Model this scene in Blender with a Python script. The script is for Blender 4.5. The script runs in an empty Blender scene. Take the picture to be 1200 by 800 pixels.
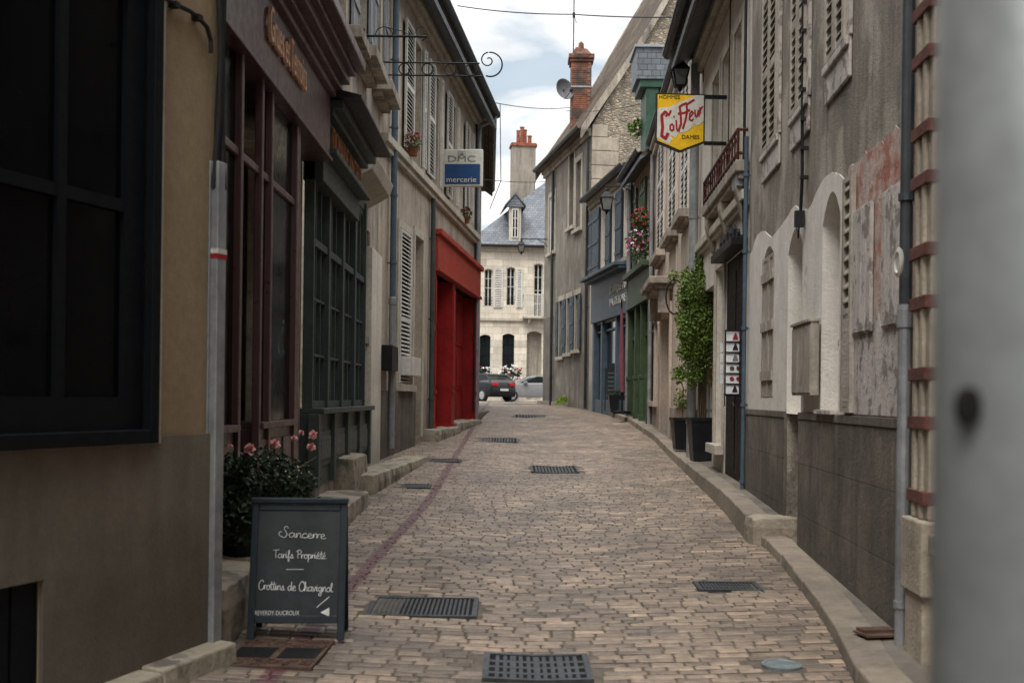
import bpy, math, random
from mathutils import Vector, Matrix
random.seed(7)
R = math.radians
C = bpy.context.scene
COL = C.collection
# ---------------------------------------------------------------- camera
FPX = 1450.0; CX = 600.0; CY = 466.0; ROLL = R(0.7); CAMZ = 1.7
cr, sr = math.cos(ROLL), math.sin(ROLL)
cd = bpy.data.cameras.new('camera'); cam = bpy.data.objects.new('camera', cd); COL.objects.link(cam)
m = Matrix(((cr, -sr, 0), (0, 0, -1), (sr, cr, 0))).to_4x4()
cam.matrix_world = Matrix.Translation((0, 0, CAMZ)) @ m
cd.sensor_width = 36; cd.lens = 36 * FPX / 1200; cd.shift_y = (CY - 400) / 1200
cd.clip_start = .05; cd.clip_end = 3000
cd.dof.use_dof = True; cd.dof.focus_distance = 17; cd.dof.aperture_fstop = cd.lens / 1000 / .013
C.camera = cam
# ---------------------------------------------------------------- sky and sun
w = bpy.data.worlds.new("World"); C.world = w; w.use_nodes = True
nt = w.node_tree; N = nt.nodes; L = nt.links; N.clear()
out = N.new('ShaderNodeOutputWorld'); bg = N.new('ShaderNodeBackground'); L.new(bg.outputs[0], out.inputs[0])
sky = N.new('ShaderNodeTexSky'); sky.sky_type = 'NISHITA'; sky.sun_disc = False
SUN_EL, SUN_ROT = R(58), R(200)
sky.sun_elevation = SUN_EL; sky.sun_rotation = SUN_ROT; sky.air_density = 1.2; sky.dust_density = 2.5
bg.inputs[1].default_value = 0.1
tc = N.new('ShaderNodeTexCoord')
sep = N.new('ShaderNodeSeparateXYZ'); L.new(tc.outputs['Generated'], sep.inputs[0])
zz = N.new('ShaderNodeMath'); zz.operation = 'ADD'; zz.inputs[1].default_value = .22; L.new(sep.outputs[2], zz.inputs[0])
zm = N.new('ShaderNodeMath'); zm.operation = 'MAXIMUM'; zm.inputs[1].default_value = .06; L.new(zz.outputs[0], zm.inputs[0])
dx = N.new('ShaderNodeMath'); dx.operation = 'DIVIDE'; L.new(sep.outputs[0], dx.inputs[0]); L.new(zm.outputs[0], dx.inputs[1])
dy = N.new('ShaderNodeMath'); dy.operation = 'DIVIDE'; L.new(sep.outputs[1], dy.inputs[0]); L.new(zm.outputs[0], dy.inputs[1])
cv = N.new('ShaderNodeCombineXYZ'); L.new(dx.outputs[0], cv.inputs[0]); L.new(dy.outputs[0], cv.inputs[1])
cv.inputs[2].default_value = 3.7
n1 = N.new('ShaderNodeTexNoise'); n1.inputs['Scale'].default_value = 2.3; n1.inputs['Detail'].default_value = 9; n1.inputs['Roughness'].default_value = .52; n1.inputs['Distortion'].default_value = .35
L.new(cv.outputs[0], n1.inputs['Vector'])
rp = N.new('ShaderNodeValToRGB'); rp.color_ramp.elements[0].position = .37; rp.color_ramp.elements[0].color = (.2, .2, .2, 1)
rp.color_ramp.elements[1].position = .46; rp.color_ramp.elements[1].color = (1, 1, 1, 1); L.new(n1.outputs[0], rp.inputs[0])
n2 = N.new('ShaderNodeTexNoise'); n2.inputs['Scale'].default_value = 4.5; n2.inputs['Detail'].default_value = 8; L.new(cv.outputs[0], n2.inputs['Vector'])
rc = N.new('ShaderNodeValToRGB'); rc.color_ramp.elements[0].position = .3; rc.color_ramp.elements[0].color = (5.2, 5.5, 5.8, 1)
rc.color_ramp.elements[1].position = .68; rc.color_ramp.elements[1].color = (8.4, 8.3, 8.1, 1); L.new(n2.outputs[0], rc.inputs[0])
mx = N.new('ShaderNodeMix'); mx.data_type = 'RGBA'; L.new(rp.outputs[0], mx.inputs[0]); 
skm = N.new('ShaderNodeMix'); skm.data_type = 'RGBA'; skm.inputs[0].default_value = .45; L.new(sky.outputs[0], skm.inputs[6]); skm.inputs[7].default_value = (4.2, 4.9, 5.2, 1)
L.new(skm.outputs[2], mx.inputs[6]); L.new(rc.outputs[0], mx.inputs[7])
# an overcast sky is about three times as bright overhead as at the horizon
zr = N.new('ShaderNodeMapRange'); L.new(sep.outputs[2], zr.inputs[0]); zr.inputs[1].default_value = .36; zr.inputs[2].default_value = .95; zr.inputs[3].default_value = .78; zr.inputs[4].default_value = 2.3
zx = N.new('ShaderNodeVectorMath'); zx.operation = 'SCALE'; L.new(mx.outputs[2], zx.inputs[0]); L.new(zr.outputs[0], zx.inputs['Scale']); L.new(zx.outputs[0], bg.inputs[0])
sd = bpy.data.lights.new('sun', 'SUN'); sd.energy = 1.5; sd.angle = R(30); sd.color = (1, .95, .88)
so = bpy.data.objects.new('sun', sd); COL.objects.link(so)
so.rotation_euler = Vector((math.sin(SUN_ROT) * math.cos(SUN_EL), math.cos(SUN_ROT) * math.cos(SUN_EL), math.sin(SUN_EL))).to_track_quat('Z', 'Y').to_euler()
C.view_settings.view_transform = 'Standard'; C.view_settings.look = 'None'; C.view_settings.exposure = 1.0; C.view_settings.gamma = 1
C.render.engine = 'CYCLES'
# ---------------------------------------------------------------- materials
def mat(name, col, rough=.8, var=.25, scale=2.0, bump=.15, bscale=40, streak=0., streakc=None, metal=0, spec=.3, col2=None, c2=(.45, .6), c2scale=1.2,
        pattern=None, pat=(1, .3, .02), mortar=None, island=0., stain=0., mapx=None, grain=.16, gscale=14):
    m = bpy.data.materials.new(name); m.use_nodes = True; nt = m.node_tree; N = nt.nodes; L = nt.links
    b = N['Principled BSDF']; b.inputs['Roughness'].default_value = rough; b.inputs['Metallic'].default_value = metal; b.inputs['Specular IOR Level'].default_value = spec
    tc = N.new('ShaderNodeTexCoord'); oc = tc.outputs['Object']
    def noise(sc, det=6, vec=None, ro=.6):
        n = N.new('ShaderNodeTexNoise'); n.inputs['Scale'].default_value = sc; n.inputs['Detail'].default_value = det; n.inputs['Roughness'].default_value = ro
        L.new(vec or oc, n.inputs['Vector']); return n.outputs[0]
    def mixc(f, a, c, mode='MIX'):
        x = N.new('ShaderNodeMix'); x.data_type = 'RGBA'; x.blend_type = mode
        for s, v in ((0, f), (6, a), (7, c)):
            if hasattr(v, 'links') or hasattr(v, 'is_linked'): L.new(v, x.inputs[s])
            elif s == 0: x.inputs[0].default_value = v
            else: x.inputs[s].default_value = (*v, 1)
        return x.outputs[2]
    def mapr(v, a, b_, c=0, d=1):
        x = N.new('ShaderNodeMapRange'); L.new(v, x.inputs[0]); x.inputs[1].default_value = a; x.inputs[2].default_value = b_; x.inputs[3].default_value = c; x.inputs[4].default_value = d; return x.outputs[0]
    lo = tuple(c * (1 - var) for c in col); hi = tuple(min(1, c * (1 + var)) for c in col)
    n = noise(scale, 9); c = mixc(mapr(n, .32, .68), lo, hi)
    if col2: c = mixc(mapr(noise(c2scale, 10, ro=.65), c2[0], c2[1]), c, col2)
    hgt = noise(bscale, 5)
    if pattern:
        sp = N.new('ShaderNodeSeparateXYZ'); L.new(oc, sp.inputs[0]); cb = N.new('ShaderNodeCombineXYZ')
        L.new(sp.outputs[{'x': 0, 'y': 1}[mapx or 'x']], cb.inputs[0]); L.new(sp.outputs[2], cb.inputs[1])
        if pattern == 'ashlar' or pattern == 'slate':
            k = N.new('ShaderNodeTexBrick'); L.new(cb.outputs[0], k.inputs['Vector']); k.inputs['Scale'].default_value = 1
            k.inputs['Brick Width'].default_value = pat[0]; k.inputs['Row Height'].default_value = pat[1]; k.inputs['Mortar Size'].default_value = pat[2]; k.inputs['Mortar Smooth'].default_value = .3
            k.inputs['Color1'].default_value = (.75, .75, .75, 1); k.inputs['Color2'].default_value = (1.12, 1.1, 1.08, 1)
            mo = mortar or (.5, .5, .5); k.inputs['Mortar'].default_value = (*mo, 1)
            c = mixc(1, c, k.outputs[0], 'MULTIPLY'); hm = k.outputs[1]
            s = N.new('ShaderNodeMath'); s.operation = 'MULTIPLY_ADD'; L.new(hm, s.inputs[0]); s.inputs[1].default_value = -1.5; L.new(hgt, s.inputs[2]); hgt = s.outputs[0]
        else:
            wv = N.new('ShaderNodeVectorMath'); wv.operation = 'MULTIPLY_ADD'; nn = N.new('ShaderNodeTexNoise'); nn.inputs['Scale'].default_value = 4; L.new(oc, nn.inputs['Vector'])
            L.new(nn.outputs[1], wv.inputs[0]); wv.inputs[1].default_value = (.15,) * 3; mp = N.new('ShaderNodeMapping'); mp.inputs['Scale'].default_value = (1, 1, 1.7); L.new(oc, mp.inputs[0]); L.new(mp.outputs[0], wv.inputs[2])
            vo = N.new('ShaderNodeTexVoronoi'); vo.inputs['Scale'].default_value = pat[0]; L.new(wv.outputs[0], vo.inputs['Vector'])
            ve = N.new('ShaderNodeTexVoronoi'); ve.feature = 'DISTANCE_TO_EDGE'; ve.inputs['Scale'].default_value = pat[0]; L.new(wv.outputs[0], ve.inputs['Vector'])
            bw = N.new('ShaderNodeRGBToBW'); L.new(vo.outputs['Color'], bw.inputs[0])
            c = mixc(1, c, mixc(mapr(bw.outputs[0], .2, .8), (.55, .55, .55), (1.3, 1.27, 1.2)), 'MULTIPLY')
            c = mixc(mapr(ve.outputs[0], .03, .1), mortar or tuple(q * .6 for q in col), c); s = N.new('ShaderNodeMath'); s.operation = 'ADD'; L.new(mapr(ve.outputs[0], 0, .2, 0, 2), s.inputs[0]); L.new(hgt, s.inputs[1]); hgt = s.outputs[0]
    if streak:
        mp = N.new('ShaderNodeMapping'); mp.inputs['Scale'].default_value = (3.5, 3.5, .35); L.new(oc, mp.inputs[0])
        sn = noise(1.6, 8, mp.outputs[0], .65); c = mixc(mapr(sn, .45, .72, 0, streak), c, streakc or tuple(q * .35 for q in col))
    if stain:
        sp = N.new('ShaderNodeSeparateXYZ'); L.new(oc, sp.inputs[0]); a = N.new('ShaderNodeMath'); a.operation = 'MULTIPLY_ADD'; L.new(noise(1.7, 8), a.inputs[0]); a.inputs[1].default_value = -2.2; L.new(sp.outputs[2], a.inputs[2])
        c = mixc(mapr(a.outputs[0], -.7, .3, stain, 0), c, tuple(q * .4 for q in col))
    if grain:
        gn = noise(gscale, 4, ro=.75); c = mixc(1, c, mixc(mapr(gn, .3, .7), (1 - grain,) * 3, (1 + grain,) * 3), 'MULTIPLY')
    if island:
        g = N.new('ShaderNodeNewGeometry'); c = mixc(1, c, mixc(g.outputs['Random Per Island'], (1 - island,) * 3, (1 + island, 1 + island * .9, 1 + island * .8)), 'MULTIPLY')
    L.new(c, b.inputs['Base Color'])
    fine = mapr(noise(scale * 6, 5), .3, .7, max(rough - .12, .02), min(rough + .12, 1)); L.new(fine, b.inputs['Roughness'])
    if bump:
        bp = N.new('ShaderNodeBump'); bp.inputs['Strength'].default_value = min(bump * 2, 1); bp.inputs['Distance'].default_value = .012; L.new(hgt, bp.inputs['Height']); L.new(bp.outputs[0], b.inputs['Normal'])
    return m
Mt = {}
def MM(k, *a, **kw): Mt[k] = mat(k, *a, **kw)
MM('cream_plaster', (.27, .20, .125), .85, .12, 1.2, .12, 60, streak=.25)
MM('lower_render', (.165, .14, .108), .85, .25, .7, .15, 50, grain=.1, gscale=30, stain=.6, streak=.35, col2=(.20, .175, .145), c2=(.5, .62))
MM('band_red', (.11, .042, .032), .9, .3, 4, .3)
MM('black_paint', (.0045, .006, .008), .55, .2, 3, .02, spec=.12)
MM('glass', (.010, .013, .015), .09, .3, 2, 0, spec=.4)
MM('shop_glass', (.003, .0035, .004), .14, .3, 2, 0, spec=.06)
MM('zinc', (.27, .28, .29), .5, .25, 3, .08, metal=.3, streak=.4)
MM('dark_zinc', (.06, .068, .078), .5, .2, 3, .05, metal=.3)
MM('maroon', (.085, .043, .043), .38, .15, 2, .03, spec=.5, streak=.2)
MM('deep_maroon', (.05, .014, .014), .4, .15, 2, .03, spec=.5)
MM('copper', (.75, .47, .33), .45, .15, 5, .05)
MM('gilt', (.42, .17, .07), .5, .3, 8, .05)
MM('green_grey', (.05, .066, .06), .5, .25, 4, .06, streak=.3)
MM('old_stone', (.35, .305, .25), .9, .28, 1.6, .35, 30, streak=.8, streakc=(.07, .06, .05), col2=(.17, .15, .13), c2=(.52, .64))
MM('pale_stone', (.44, .40, .33), .85, .18, 1.5, .2, 40, streak=.45)
MM('beige_plaster', (.41, .345, .275), .9, .18, 1.0, .12, 60, streak=.6, streakc=(.13, .11, .09), stain=.6, col2=(.25, .21, .17), c2=(.52, .66))
MM('pink_plaster', (.50, .415, .345), .9, .13, 1.0, .1, 60, streak=.45, streakc=(.2, .16, .13), stain=.5)
MM('white_plaster', (.62, .57, .49), .9, .14, 1.0, .1, 60, streak=.4, streakc=(.24, .21, .18), stain=.6)
MM('grey_cast', (.225, .198, .165), .95, .3, 1.6, .7, 70, grain=.42, gscale=38, streak=.75, streakc=(.09, .08, .068), col2=(.37, .33, .28), c2=(.49, .56), c2scale=.9)
MM('plinth_cement', (.145, .128, .104), .85, .35, 1.3, .3, 35, grain=.25, streak=.7, streakc=(.06, .054, .046), col2=(.22, .195, .16), c2=(.5, .64), stain=.5)
MM('white_wash', (.66, .63, .575), .9, .1, 3, .3, 45, grain=.08, streak=.25, streakc=(.36, .33, .29), col2=(.38, .34, .30), c2=(.63, .68), c2scale=2.2)
MM('pink_wash', (.52, .43, .385), .9, .2, 3, .35, 45, streak=.3, streakc=(.19, .165, .145), col2=(.36, .15, .11), c2=(.44, .58), c2scale=3, grain=.25)
MM('peeling_wash', (.50, .46, .43), .9, .12, 3, .35, 45, streak=.35, streakc=(.15, .13, .115), col2=(.24, .215, .195), c2=(.53, .56), c2scale=4.5)
MM('old_wood', (.36, .325, .275), .85, .2, 3, .3, 25, streak=.7, streakc=(.13, .11, .09))
MM('white_paint', (.56, .54, .5), .6, .1, 4, .08, streak=.35, streakc=(.3, .27, .23))
MM('grey_paint', (.20, .21, .22), .6, .15, 4, .08, streak=.35)
MM('blue_paint', (.03, .046, .066), .5, .2, 3, .05, streak=.3)
MM('slate_blue', (.066, .098, .13), .5, .15, 3, .05)
MM('green_paint', (.045, .075, .035), .5, .25, 3, .06, streak=.3)
MM('bright_green', (.022, .06, .038), .5, .25, 3, .06)
MM('red_paint', (.30, .014, .012), .5, .22, 3, .06, spec=.3, streak=.6, streakc=(.15, .008, .008))
MM('red_fascia', (.36, .045, .026), .6, .15, 2, .05, streak=.4, streakc=(.24, .025, .015))
MM('iron', (.012, .012, .014), .5, .2, 6, .05, metal=.3)
MM('rust_iron', (.085, .05, .036), .8, .4, 6, .2)
MM('grey_render', (.225, .2, .165), .9, .25, .9, .25, 30, streak=.9, streakc=(.075, .07, .062), col2=(.30, .27, .23), c2=(.52, .62))
MM('rubble', (.34, .29, .225), .95, .2, 2, .9, 30, pattern='rubble', pat=(6.5,), mortar=(.22, .185, .145), streak=.5, streakc=(.16, .14, .115), grain=.3)
MM('quoin', (.36, .31, .245), .9, .2, 2, .3, 40, streak=.5)
MM('limestone', (.62, .565, .48), .85, .12, 1.0, .25, 30, pattern='ashlar', pat=(.95, .38, .012), mortar=(.6, .57, .52), streak=.4, streakc=(.32, .27, .2), col2=(.45, .38, .28), c2=(.55, .7))
MM('slate', (.13, .145, .165), .5, .2, 2, .5, 30, pattern='slate', pat=(.24, .16, .008), mortar=(.35, .35, .35))
MM('brown_tile', (.085, .06, .043), .9, .3, 1.5, .8, 20, pattern='slate', pat=(.17, .12, .012), mortar=(.25, .22, .2), col2=(.13, .10, .065), c2=(.5, .6), mapx='x')
MM('brick', (.19, .068, .04), .9, .45, 3, .7, 30, pattern='slate', pat=(.22, .075, .01), mortar=(1.4, 2.2, 2.6), col2=(.06, .042, .035), c2=(.48, .62))
MM('terracotta', (.24, .08, .045), .85, .4, 4, .15, streak=.6)
MM('chimney_render', (.27, .24, .2), .9, .2, 1.2, .15, streak=.9, streakc=(.12, .11, .1))
MM('soffit_wood', (.13, .095, .065), .8, .3, 4, .2, 20, streak=.5)
MM('gutter_metal', (.035, .037, .04), .5, .25, 4, .05, metal=.2)
MM('kerb_stone', (.23, .195, .155), .8, .25, 2.0, .45, 25, island=.2, col2=(.14, .12, .10), c2=(.5, .66), c2scale=2)
MM('ledge_stone', (.30, .26, .20), .85, .25, 2.5, .6, 18, col2=(.12, .105, .085), c2=(.5, .62), c2scale=3)
MM('pavement', (.15, .13, .108), .85, .25, 1.4, .3, 40, col2=(.10, .09, .075), c2=(.5, .62), c2scale=1.6)
MM('soil_ground', (.14, .125, .105), .9, .25, .5, .2)
MM('cast_iron', (.06, .066, .07), .5, .3, 8, .15, metal=.5)
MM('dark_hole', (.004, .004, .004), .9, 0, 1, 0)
MM('cover_blue', (.16, .19, .20), .5, .25, 8, .1, metal=.3)
MM('chalk', (.62, .62, .6), .95, .15, 60, .1)
MM('slate_board', (.022, .026, .029), .55, .35, 4, .05, col2=(.035, .04, .043), c2=(.45, .6))
MM('board_frame', (.012, .02, .028), .45, .2, 4, .05)
MM('planter_black', (.012, .014, .017), .4, .3, 3, .03)
MM('leaf', (.045, .085, .022), .6, .45, 8, 0, island=.45)
MM('vine_leaf', (.115, .18, .035), .6, .4, 5, 0, island=.5)
MM('dark_leaf', (.022, .042, .018), .55, .4, 8, 0, island=.4)
MM('rose_pink', (.72, .36, .35), .7, .15, 10, 0, island=.15)
MM('petal_white', (.7, .68, .64), .7, .1, 10, 0)
MM('petal_red', (.30, .03, .04), .7, .2, 10, 0)
MM('petal_magenta', (.45, .12, .28), .7, .2, 10, 0)
MM('bark', (.1, .075, .05), .9, .3, 10, .3)
MM('sign_yellow', (.72, .43, .012), .45, .06, 5, .02, streak=.25, streakc=(.45, .27, .03))
MM('sign_white', (.55, .54, .48), .5, .1, 5, .02, streak=.3, streakc=(.36, .33, .25))
MM('sign_blue', (.016, .06, .17), .4, .1, 5, .02, streak=.2)
MM('sign_red', (.28, .012, .018), .5, .1, 5, .02)
MM('sign_black', (.015, .014, .012), .5, .1, 5, 0)
MM('sign_grey', (.16, .165, .17), .5, .1, 5, 0)
MM('card', (.55, .56, .57), .6, .08, 9, 0)
MM('cardboard', (.34, .22, .11), .8, .12, 4, .05)
MM('pole_paint', (.185, .20, .205), .45, .1, 4, .03, metal=.2)
MM('cable', (.012, .012, .013), .6, .1, 5, 0)
MM('car_black', (.008, .010, .013), .3, .1, 2, 0, spec=.35)
MM('car_silver', (.19, .195, .20), .38, .04, 2, 0, spec=.5)
MM('tyre', (.02, .02, .02), .85, .1, 4, .05)
MM('alloy', (.45, .46, .47), .35, .1, 4, 0, metal=.7)
MM('lamp_red', (.32, .015, .012), .2, .05, 4, 0)
MM('lamp_clear', (.55, .57, .6), .12, .05, 4, 0, metal=.3)
MM('lantern_glass', (.16, .165, .16), .2, .15, 4, 0, spec=.6)
MM('moss', (.16, .24, .03), .9, .3, 9, .4)
MM('dish_grey', (.13, .13, .14), .6, .2, 3, .03)
MM('red_railing', (.06, .013, .011), .5, .2, 4, .05)
MM('yellow_lichen', (.2, .17, .05), .9, .3, 9, .2)
MM('fabric_pink', (.17, .055, .07), .85, .2, 5, .1)
# ---------------------------------------------------------------- helpers
def g(Y):
    if Y <= 42: return .03 * Y
    t = min(Y, 58) - 42
    return 1.26 + .03 * t - .03 * t * t / 32
def ray(x, y):
    u = (x - CX) / FPX; v = (CY - y) / FPX
    return Vector((u * cr - v * sr, 1, u * sr + v * cr))
def W(x, y, Y):
    d = ray(x, y) * Y; return Vector((d.x, Y, CAMZ + d.z))
def GP(x, y, h=0.):                       # where the sight line meets the ground (raised by h)
    d = ray(x, y); lo, hi = .5, 70.
    for _ in range(50):
        mid = (lo + hi) / 2
        if CAMZ + d.z * mid > g(mid) + h: lo = mid
        else: hi = mid
    return Vector((d.x * lo, lo, g(lo) + h))
def lerp(a, b, t): return a + (b - a) * t
def interp(pts, v):
    if v <= pts[0][0]: return pts[0][1]
    for (a, b), (c, d) in zip(pts, pts[1:]):
        if v <= c: return b + (d - b) * (v - a) / (c - a)
    return pts[-1][1]
class MB:
    def __init__(s): s.v = []; s.f = []; s.m = []
    def face(s, pts, mi=0):
        b = len(s.v); s.v += [tuple(p) for p in pts]; s.f.append(tuple(range(b, b + len(pts)))); s.m.append(mi)
    def add(s, vs, fs, mi=0):
        b = len(s.v); s.v += [tuple(p) for p in vs]
        for f in fs: s.f.append(tuple(b + i for i in f)); s.m.append(mi)
    def box(s, x0, x1, y0, y1, z0, z1, mi=0):
        x0, x1 = sorted((x0, x1)); y0, y1 = sorted((y0, y1)); z0, z1 = sorted((z0, z1))
        s.add([(x, y, z) for z in (z0, z1) for y in (y0, y1) for x in (x0, x1)], [(0, 2, 3, 1), (4, 5, 7, 6), (0, 1, 5, 4), (2, 6, 7, 3), (0, 4, 6, 2), (1, 3, 7, 5)], mi)
    def hexa(s, b4, t4, mi=0):            # bottom ring ccw, top ring ccw
        s.add(list(b4) + list(t4), [(3, 2, 1, 0), (4, 5, 6, 7)] + [(i, (i + 1) % 4, (i + 1) % 4 + 4, i + 4) for i in range(4)], mi)
    def tube(s, pts, r, n=8, mi=0, cap=True):
        pts = [Vector(p) for p in pts]; rs = r if isinstance(r, (list, tuple)) else [r] * len(pts); rings = []; up = None
        for i, p in enumerate(pts):
            t = (pts[min(i + 1, len(pts) - 1)] - pts[max(i - 1, 0)]).normalized()
            if up is None: up = t.orthogonal().normalized()
            else:
                up = (up - t * up.dot(t)); up = up.normalized() if up.length > 1e-6 else t.orthogonal().normalized()
            w_ = t.cross(up); rings.append([p + (up * math.cos(a) + w_ * math.sin(a)) * rs[i] for a in [2 * math.pi * k / n for k in range(n)]])
        vs = [q for r_ in rings for q in r_]; fs = []
        for i in range(len(rings) - 1):
            for k in range(n): fs.append((i * n + k, i * n + (k + 1) % n, (i + 1) * n + (k + 1) % n, (i + 1) * n + k))
        if cap: fs += [tuple(range(n))[::-1], tuple(range((len(rings) - 1) * n, len(rings) * n))]
        s.add(vs, fs, mi)
    def prism(s, poly, y0, y1, mi=0):     # poly in (x,z)
        n = len(poly); vs = [(x, y0, z) for x, z in poly] + [(x, y1, z) for x, z in poly]
        s.add(vs, [tuple(range(n)), tuple(range(2 * n - 1, n - 1, -1))] + [(i, i + n, (i + 1) % n + n, (i + 1) % n) for i in range(n)], mi)
    def lathe(s, c, prof, n=16, mi=0):    # prof (r,z)
        vs = []; fs = []
        for r_, z in prof:
            for k in range(n): a = 2 * math.pi * k / n; vs.append((c[0] + r_ * math.cos(a), c[1] + r_ * math.sin(a), c[2] + z))
        for i in range(len(prof) - 1):
            for k in range(n): fs.append((i * n + k, i * n + (k + 1) % n, (i + 1) * n + (k + 1) % n, (i + 1) * n + k))
        fs += [tuple(range(n))[::-1], tuple(range((len(prof) - 1) * n, len(prof) * n))]
        s.add(vs, fs, mi)
    def build(s, name, ms, parent=None, bev=0, smooth=False, xf=None):
        me = bpy.data.meshes.new(name); me.from_pydata(s.v, [], s.f)
        ms = ms if isinstance(ms, (list, tuple)) else [ms]
        for k in ms: me.materials.append(Mt[k])
        me.polygons.foreach_set('material_index', s.m)
        if xf is not None: me.transform(xf)
        if smooth: me.polygons.foreach_set('use_smooth', [True] * len(s.f))
        me.update(); o = bpy.data.objects.new(name, me); COL.objects.link(o)
        if parent: o.parent = parent
        if bev: b = o.modifiers.new('bevel', 'BEVEL'); b.width = bev; b.segments = 2; b.limit_method = 'ANGLE'
        return o
def tag(o, label=None, cat=None, group=None, kind=None):
    for k, v in (('label', label), ('category', cat), ('group', group), ('kind', kind)):
        if v: o[k] = v
    return o
def thing(name, label, cat, loc=(0, 0, 0), rz=0, group=None, rx=0):
    o = bpy.data.objects.new(name, None); COL.objects.link(o); o.location = loc; o.rotation_euler = (rx, 0, rz); o.empty_display_size = .2
    return tag(o, label, cat, group)
def inv(root): return (Matrix.Translation(root.location) @ root.rotation_euler.to_matrix().to_4x4()).inverted()
def text_mesh(s, size, extr=0., ):
    cu = bpy.data.curves.new('text', 'FONT'); cu.body = s; cu.size = size; cu.extrude = extr; cu.align_x = 'LEFT'
    o = bpy.data.objects.new('text', cu); COL.objects.link(o); bpy.context.view_layer.update()
    me = bpy.data.meshes.new_from_object(o.evaluated_get(bpy.context.evaluated_depsgraph_get())); bpy.data.objects.remove(o); bpy.data.curves.remove(cu); return me
def put_text(s, name, m_, parent, origin, width, height, extr=.01, xdir=(-1, 0, 0), up=(0, 0, 1), shear=0, bold=0):
    me = text_mesh(s, 1, 1.); xs = [v.co.x for v in me.vertices]; ys = [v.co.y for v in me.vertices]
    x0, x1, y0, y1 = min(xs), max(xs), min(0, min(ys)), max(ys)
    X = Vector(xdir); U = Vector(up); Nn = X.cross(U)
    for v in me.vertices:
        a = (v.co.x - x0) / (x1 - x0) * width; b = v.co.y / y1 * height
        v.co = Vector(origin) + X * (a + shear * b) + U * b + Nn * (v.co.z * extr)
    me.materials.clear(); me.materials.append(Mt[m_]); o = bpy.data.objects.new(name, me); COL.objects.link(o); o.parent = parent; return o
# ---- facades: local x along the wall, y out to the street, z up
class Fac:
    def __init__(s, a, b, z0, name, label, cat, group=None):
        s.a = Vector(a); s.b = Vector(b); s.L = (s.b - s.a).length; s.d = (s.b - s.a) / s.L; s.n = Vector((-s.d.y, s.d.x)); s.z0 = z0
        s.root = thing(name, label, cat, (s.a.x, s.a.y, z0), math.atan2(s.d.y, s.d.x), group)
    def q(s, x, y, off=0.):
        d = ray(x, y); P = s.a + s.n * off; dn = d.x * s.n.x + d.y * s.n.y; t = (P.x * s.n.x + P.y * s.n.y) / dn
        X = Vector((d.x * t, d.y * t)); return (X - s.a).dot(s.d), CAMZ + d.z * t - s.z0
    def S(s, x, off=0., y=466): return s.q(x, y, off)[0]
    def Rc(s, xa, xb, yt, yb, xr=None, off=0.):
        xr = xa if xr is None else xr
        s0, s1 = sorted((s.S(xa, off), s.S(xb, off))); z1 = s.q(xr, yt, off)[1]; z0 = s.q(xr, yb, off)[1]; return s0, s1, z0, z1
    def P(s, sx, y, z): p = s.a + s.d * sx + s.n * y; return Vector((p.x, p.y, s.z0 + z))
def arch_z(o, x):
    r_ = o[4] if len(o) > 4 else 0
    if not r_: return o[3]
    t = (x - o[0]) / (o[1] - o[0]) * 2 - 1; return o[3] - r_ + r_ * math.sqrt(max(0, 1 - t * t)) if r_ >= (o[1] - o[0]) * .45 else o[3] - r_ * t * t
def wall(F, H, ops=(), D=7., m_='beige_plaster', s0=0., s1=None, zb=-.4, apex=None, name='wall', y=0., reveal=.22, top=None, box=True, mi=None, parent=None, thick=0):
    """front sheet with real openings and reveals, plus side and back walls. ops: (s0,s1,z0,z1[,rise])"""
    s1 = F.L if s1 is None else s1; b = MB(); ops = [tuple(o) for o in ops]
    xs = {s0, s1}
    for o in ops:
        xs |= {o[0], o[1]}
        if len(o) > 4 and o[4]: xs |= {lerp(o[0], o[1], k / 12) for k in range(13)}
    if top:
        k = 0.
        while s0 + k < s1: xs.add(s0 + k); k += .06
    xs = sorted(x for x in xs if s0 - 1e-6 <= x <= s1 + 1e-6); T = top or (lambda x: H)
    for xa, xb in zip(xs, xs[1:]):
        if xb - xa < 1e-5: continue
        mid = (xa + xb) / 2; cur = sorted([o for o in ops if o[0] < mid < o[1]], key=lambda o: o[2]); lo = (zb, zb)
        for o in cur:
            if o[2] > lo[0] + 1e-4: b.face([(xa, y, lo[0]), (xb, y, lo[1]), (xb, y, o[2]), (xa, y, o[2])][::-1])
            lo = (arch_z(o, xa), arch_z(o, xb))
        if T(mid) > lo[0]: b.face([(xa, y, lo[0]), (xb, y, lo[1]), (xb, y, T(xb)), (xa, y, T(xa))][::-1])
        if thick: b.face([(xa, y, T(xa)), (xb, y, T(xb)), (xb, y - thick, T(xb)), (xa, y - thick, T(xa))])
    for o in ops:
        K = 13 if len(o) > 4 and o[4] else 2; pts = [(o[0], o[2]), (o[1], o[2])] + [(lerp(o[1], o[0], k / (K - 1)), arch_z(o, lerp(o[1], o[0], k / (K - 1)))) for k in range(K)]
        rv = o[5] if len(o) > 5 else reveal
        for i in range(len(pts)):
            p, q = pts[i], pts[(i + 1) % len(pts)]
            if abs(p[0] - q[0]) + abs(p[1] - q[1]) > 1e-6: b.face([(p[0], y, p[1]), (q[0], y, q[1]), (q[0], y - rv, q[1]), (p[0], y - rv, p[1])])
    if box:
        e = .012; ap = apex or 0
        for xx in (s0 + e, s1 - e):
            pl = [(xx, y, zb), (xx, y, H), (xx, -D / 2, H + ap), (xx, -D, H), (xx, -D, zb)]
            b.face(pl if xx < (s0 + s1) / 2 else pl[::-1])
        b.face([(s0, -D, zb), (s1, -D, zb), (s1, -D, H), (s0, -D, H)])
    return b.build(name, m_, parent or F.root)
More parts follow.
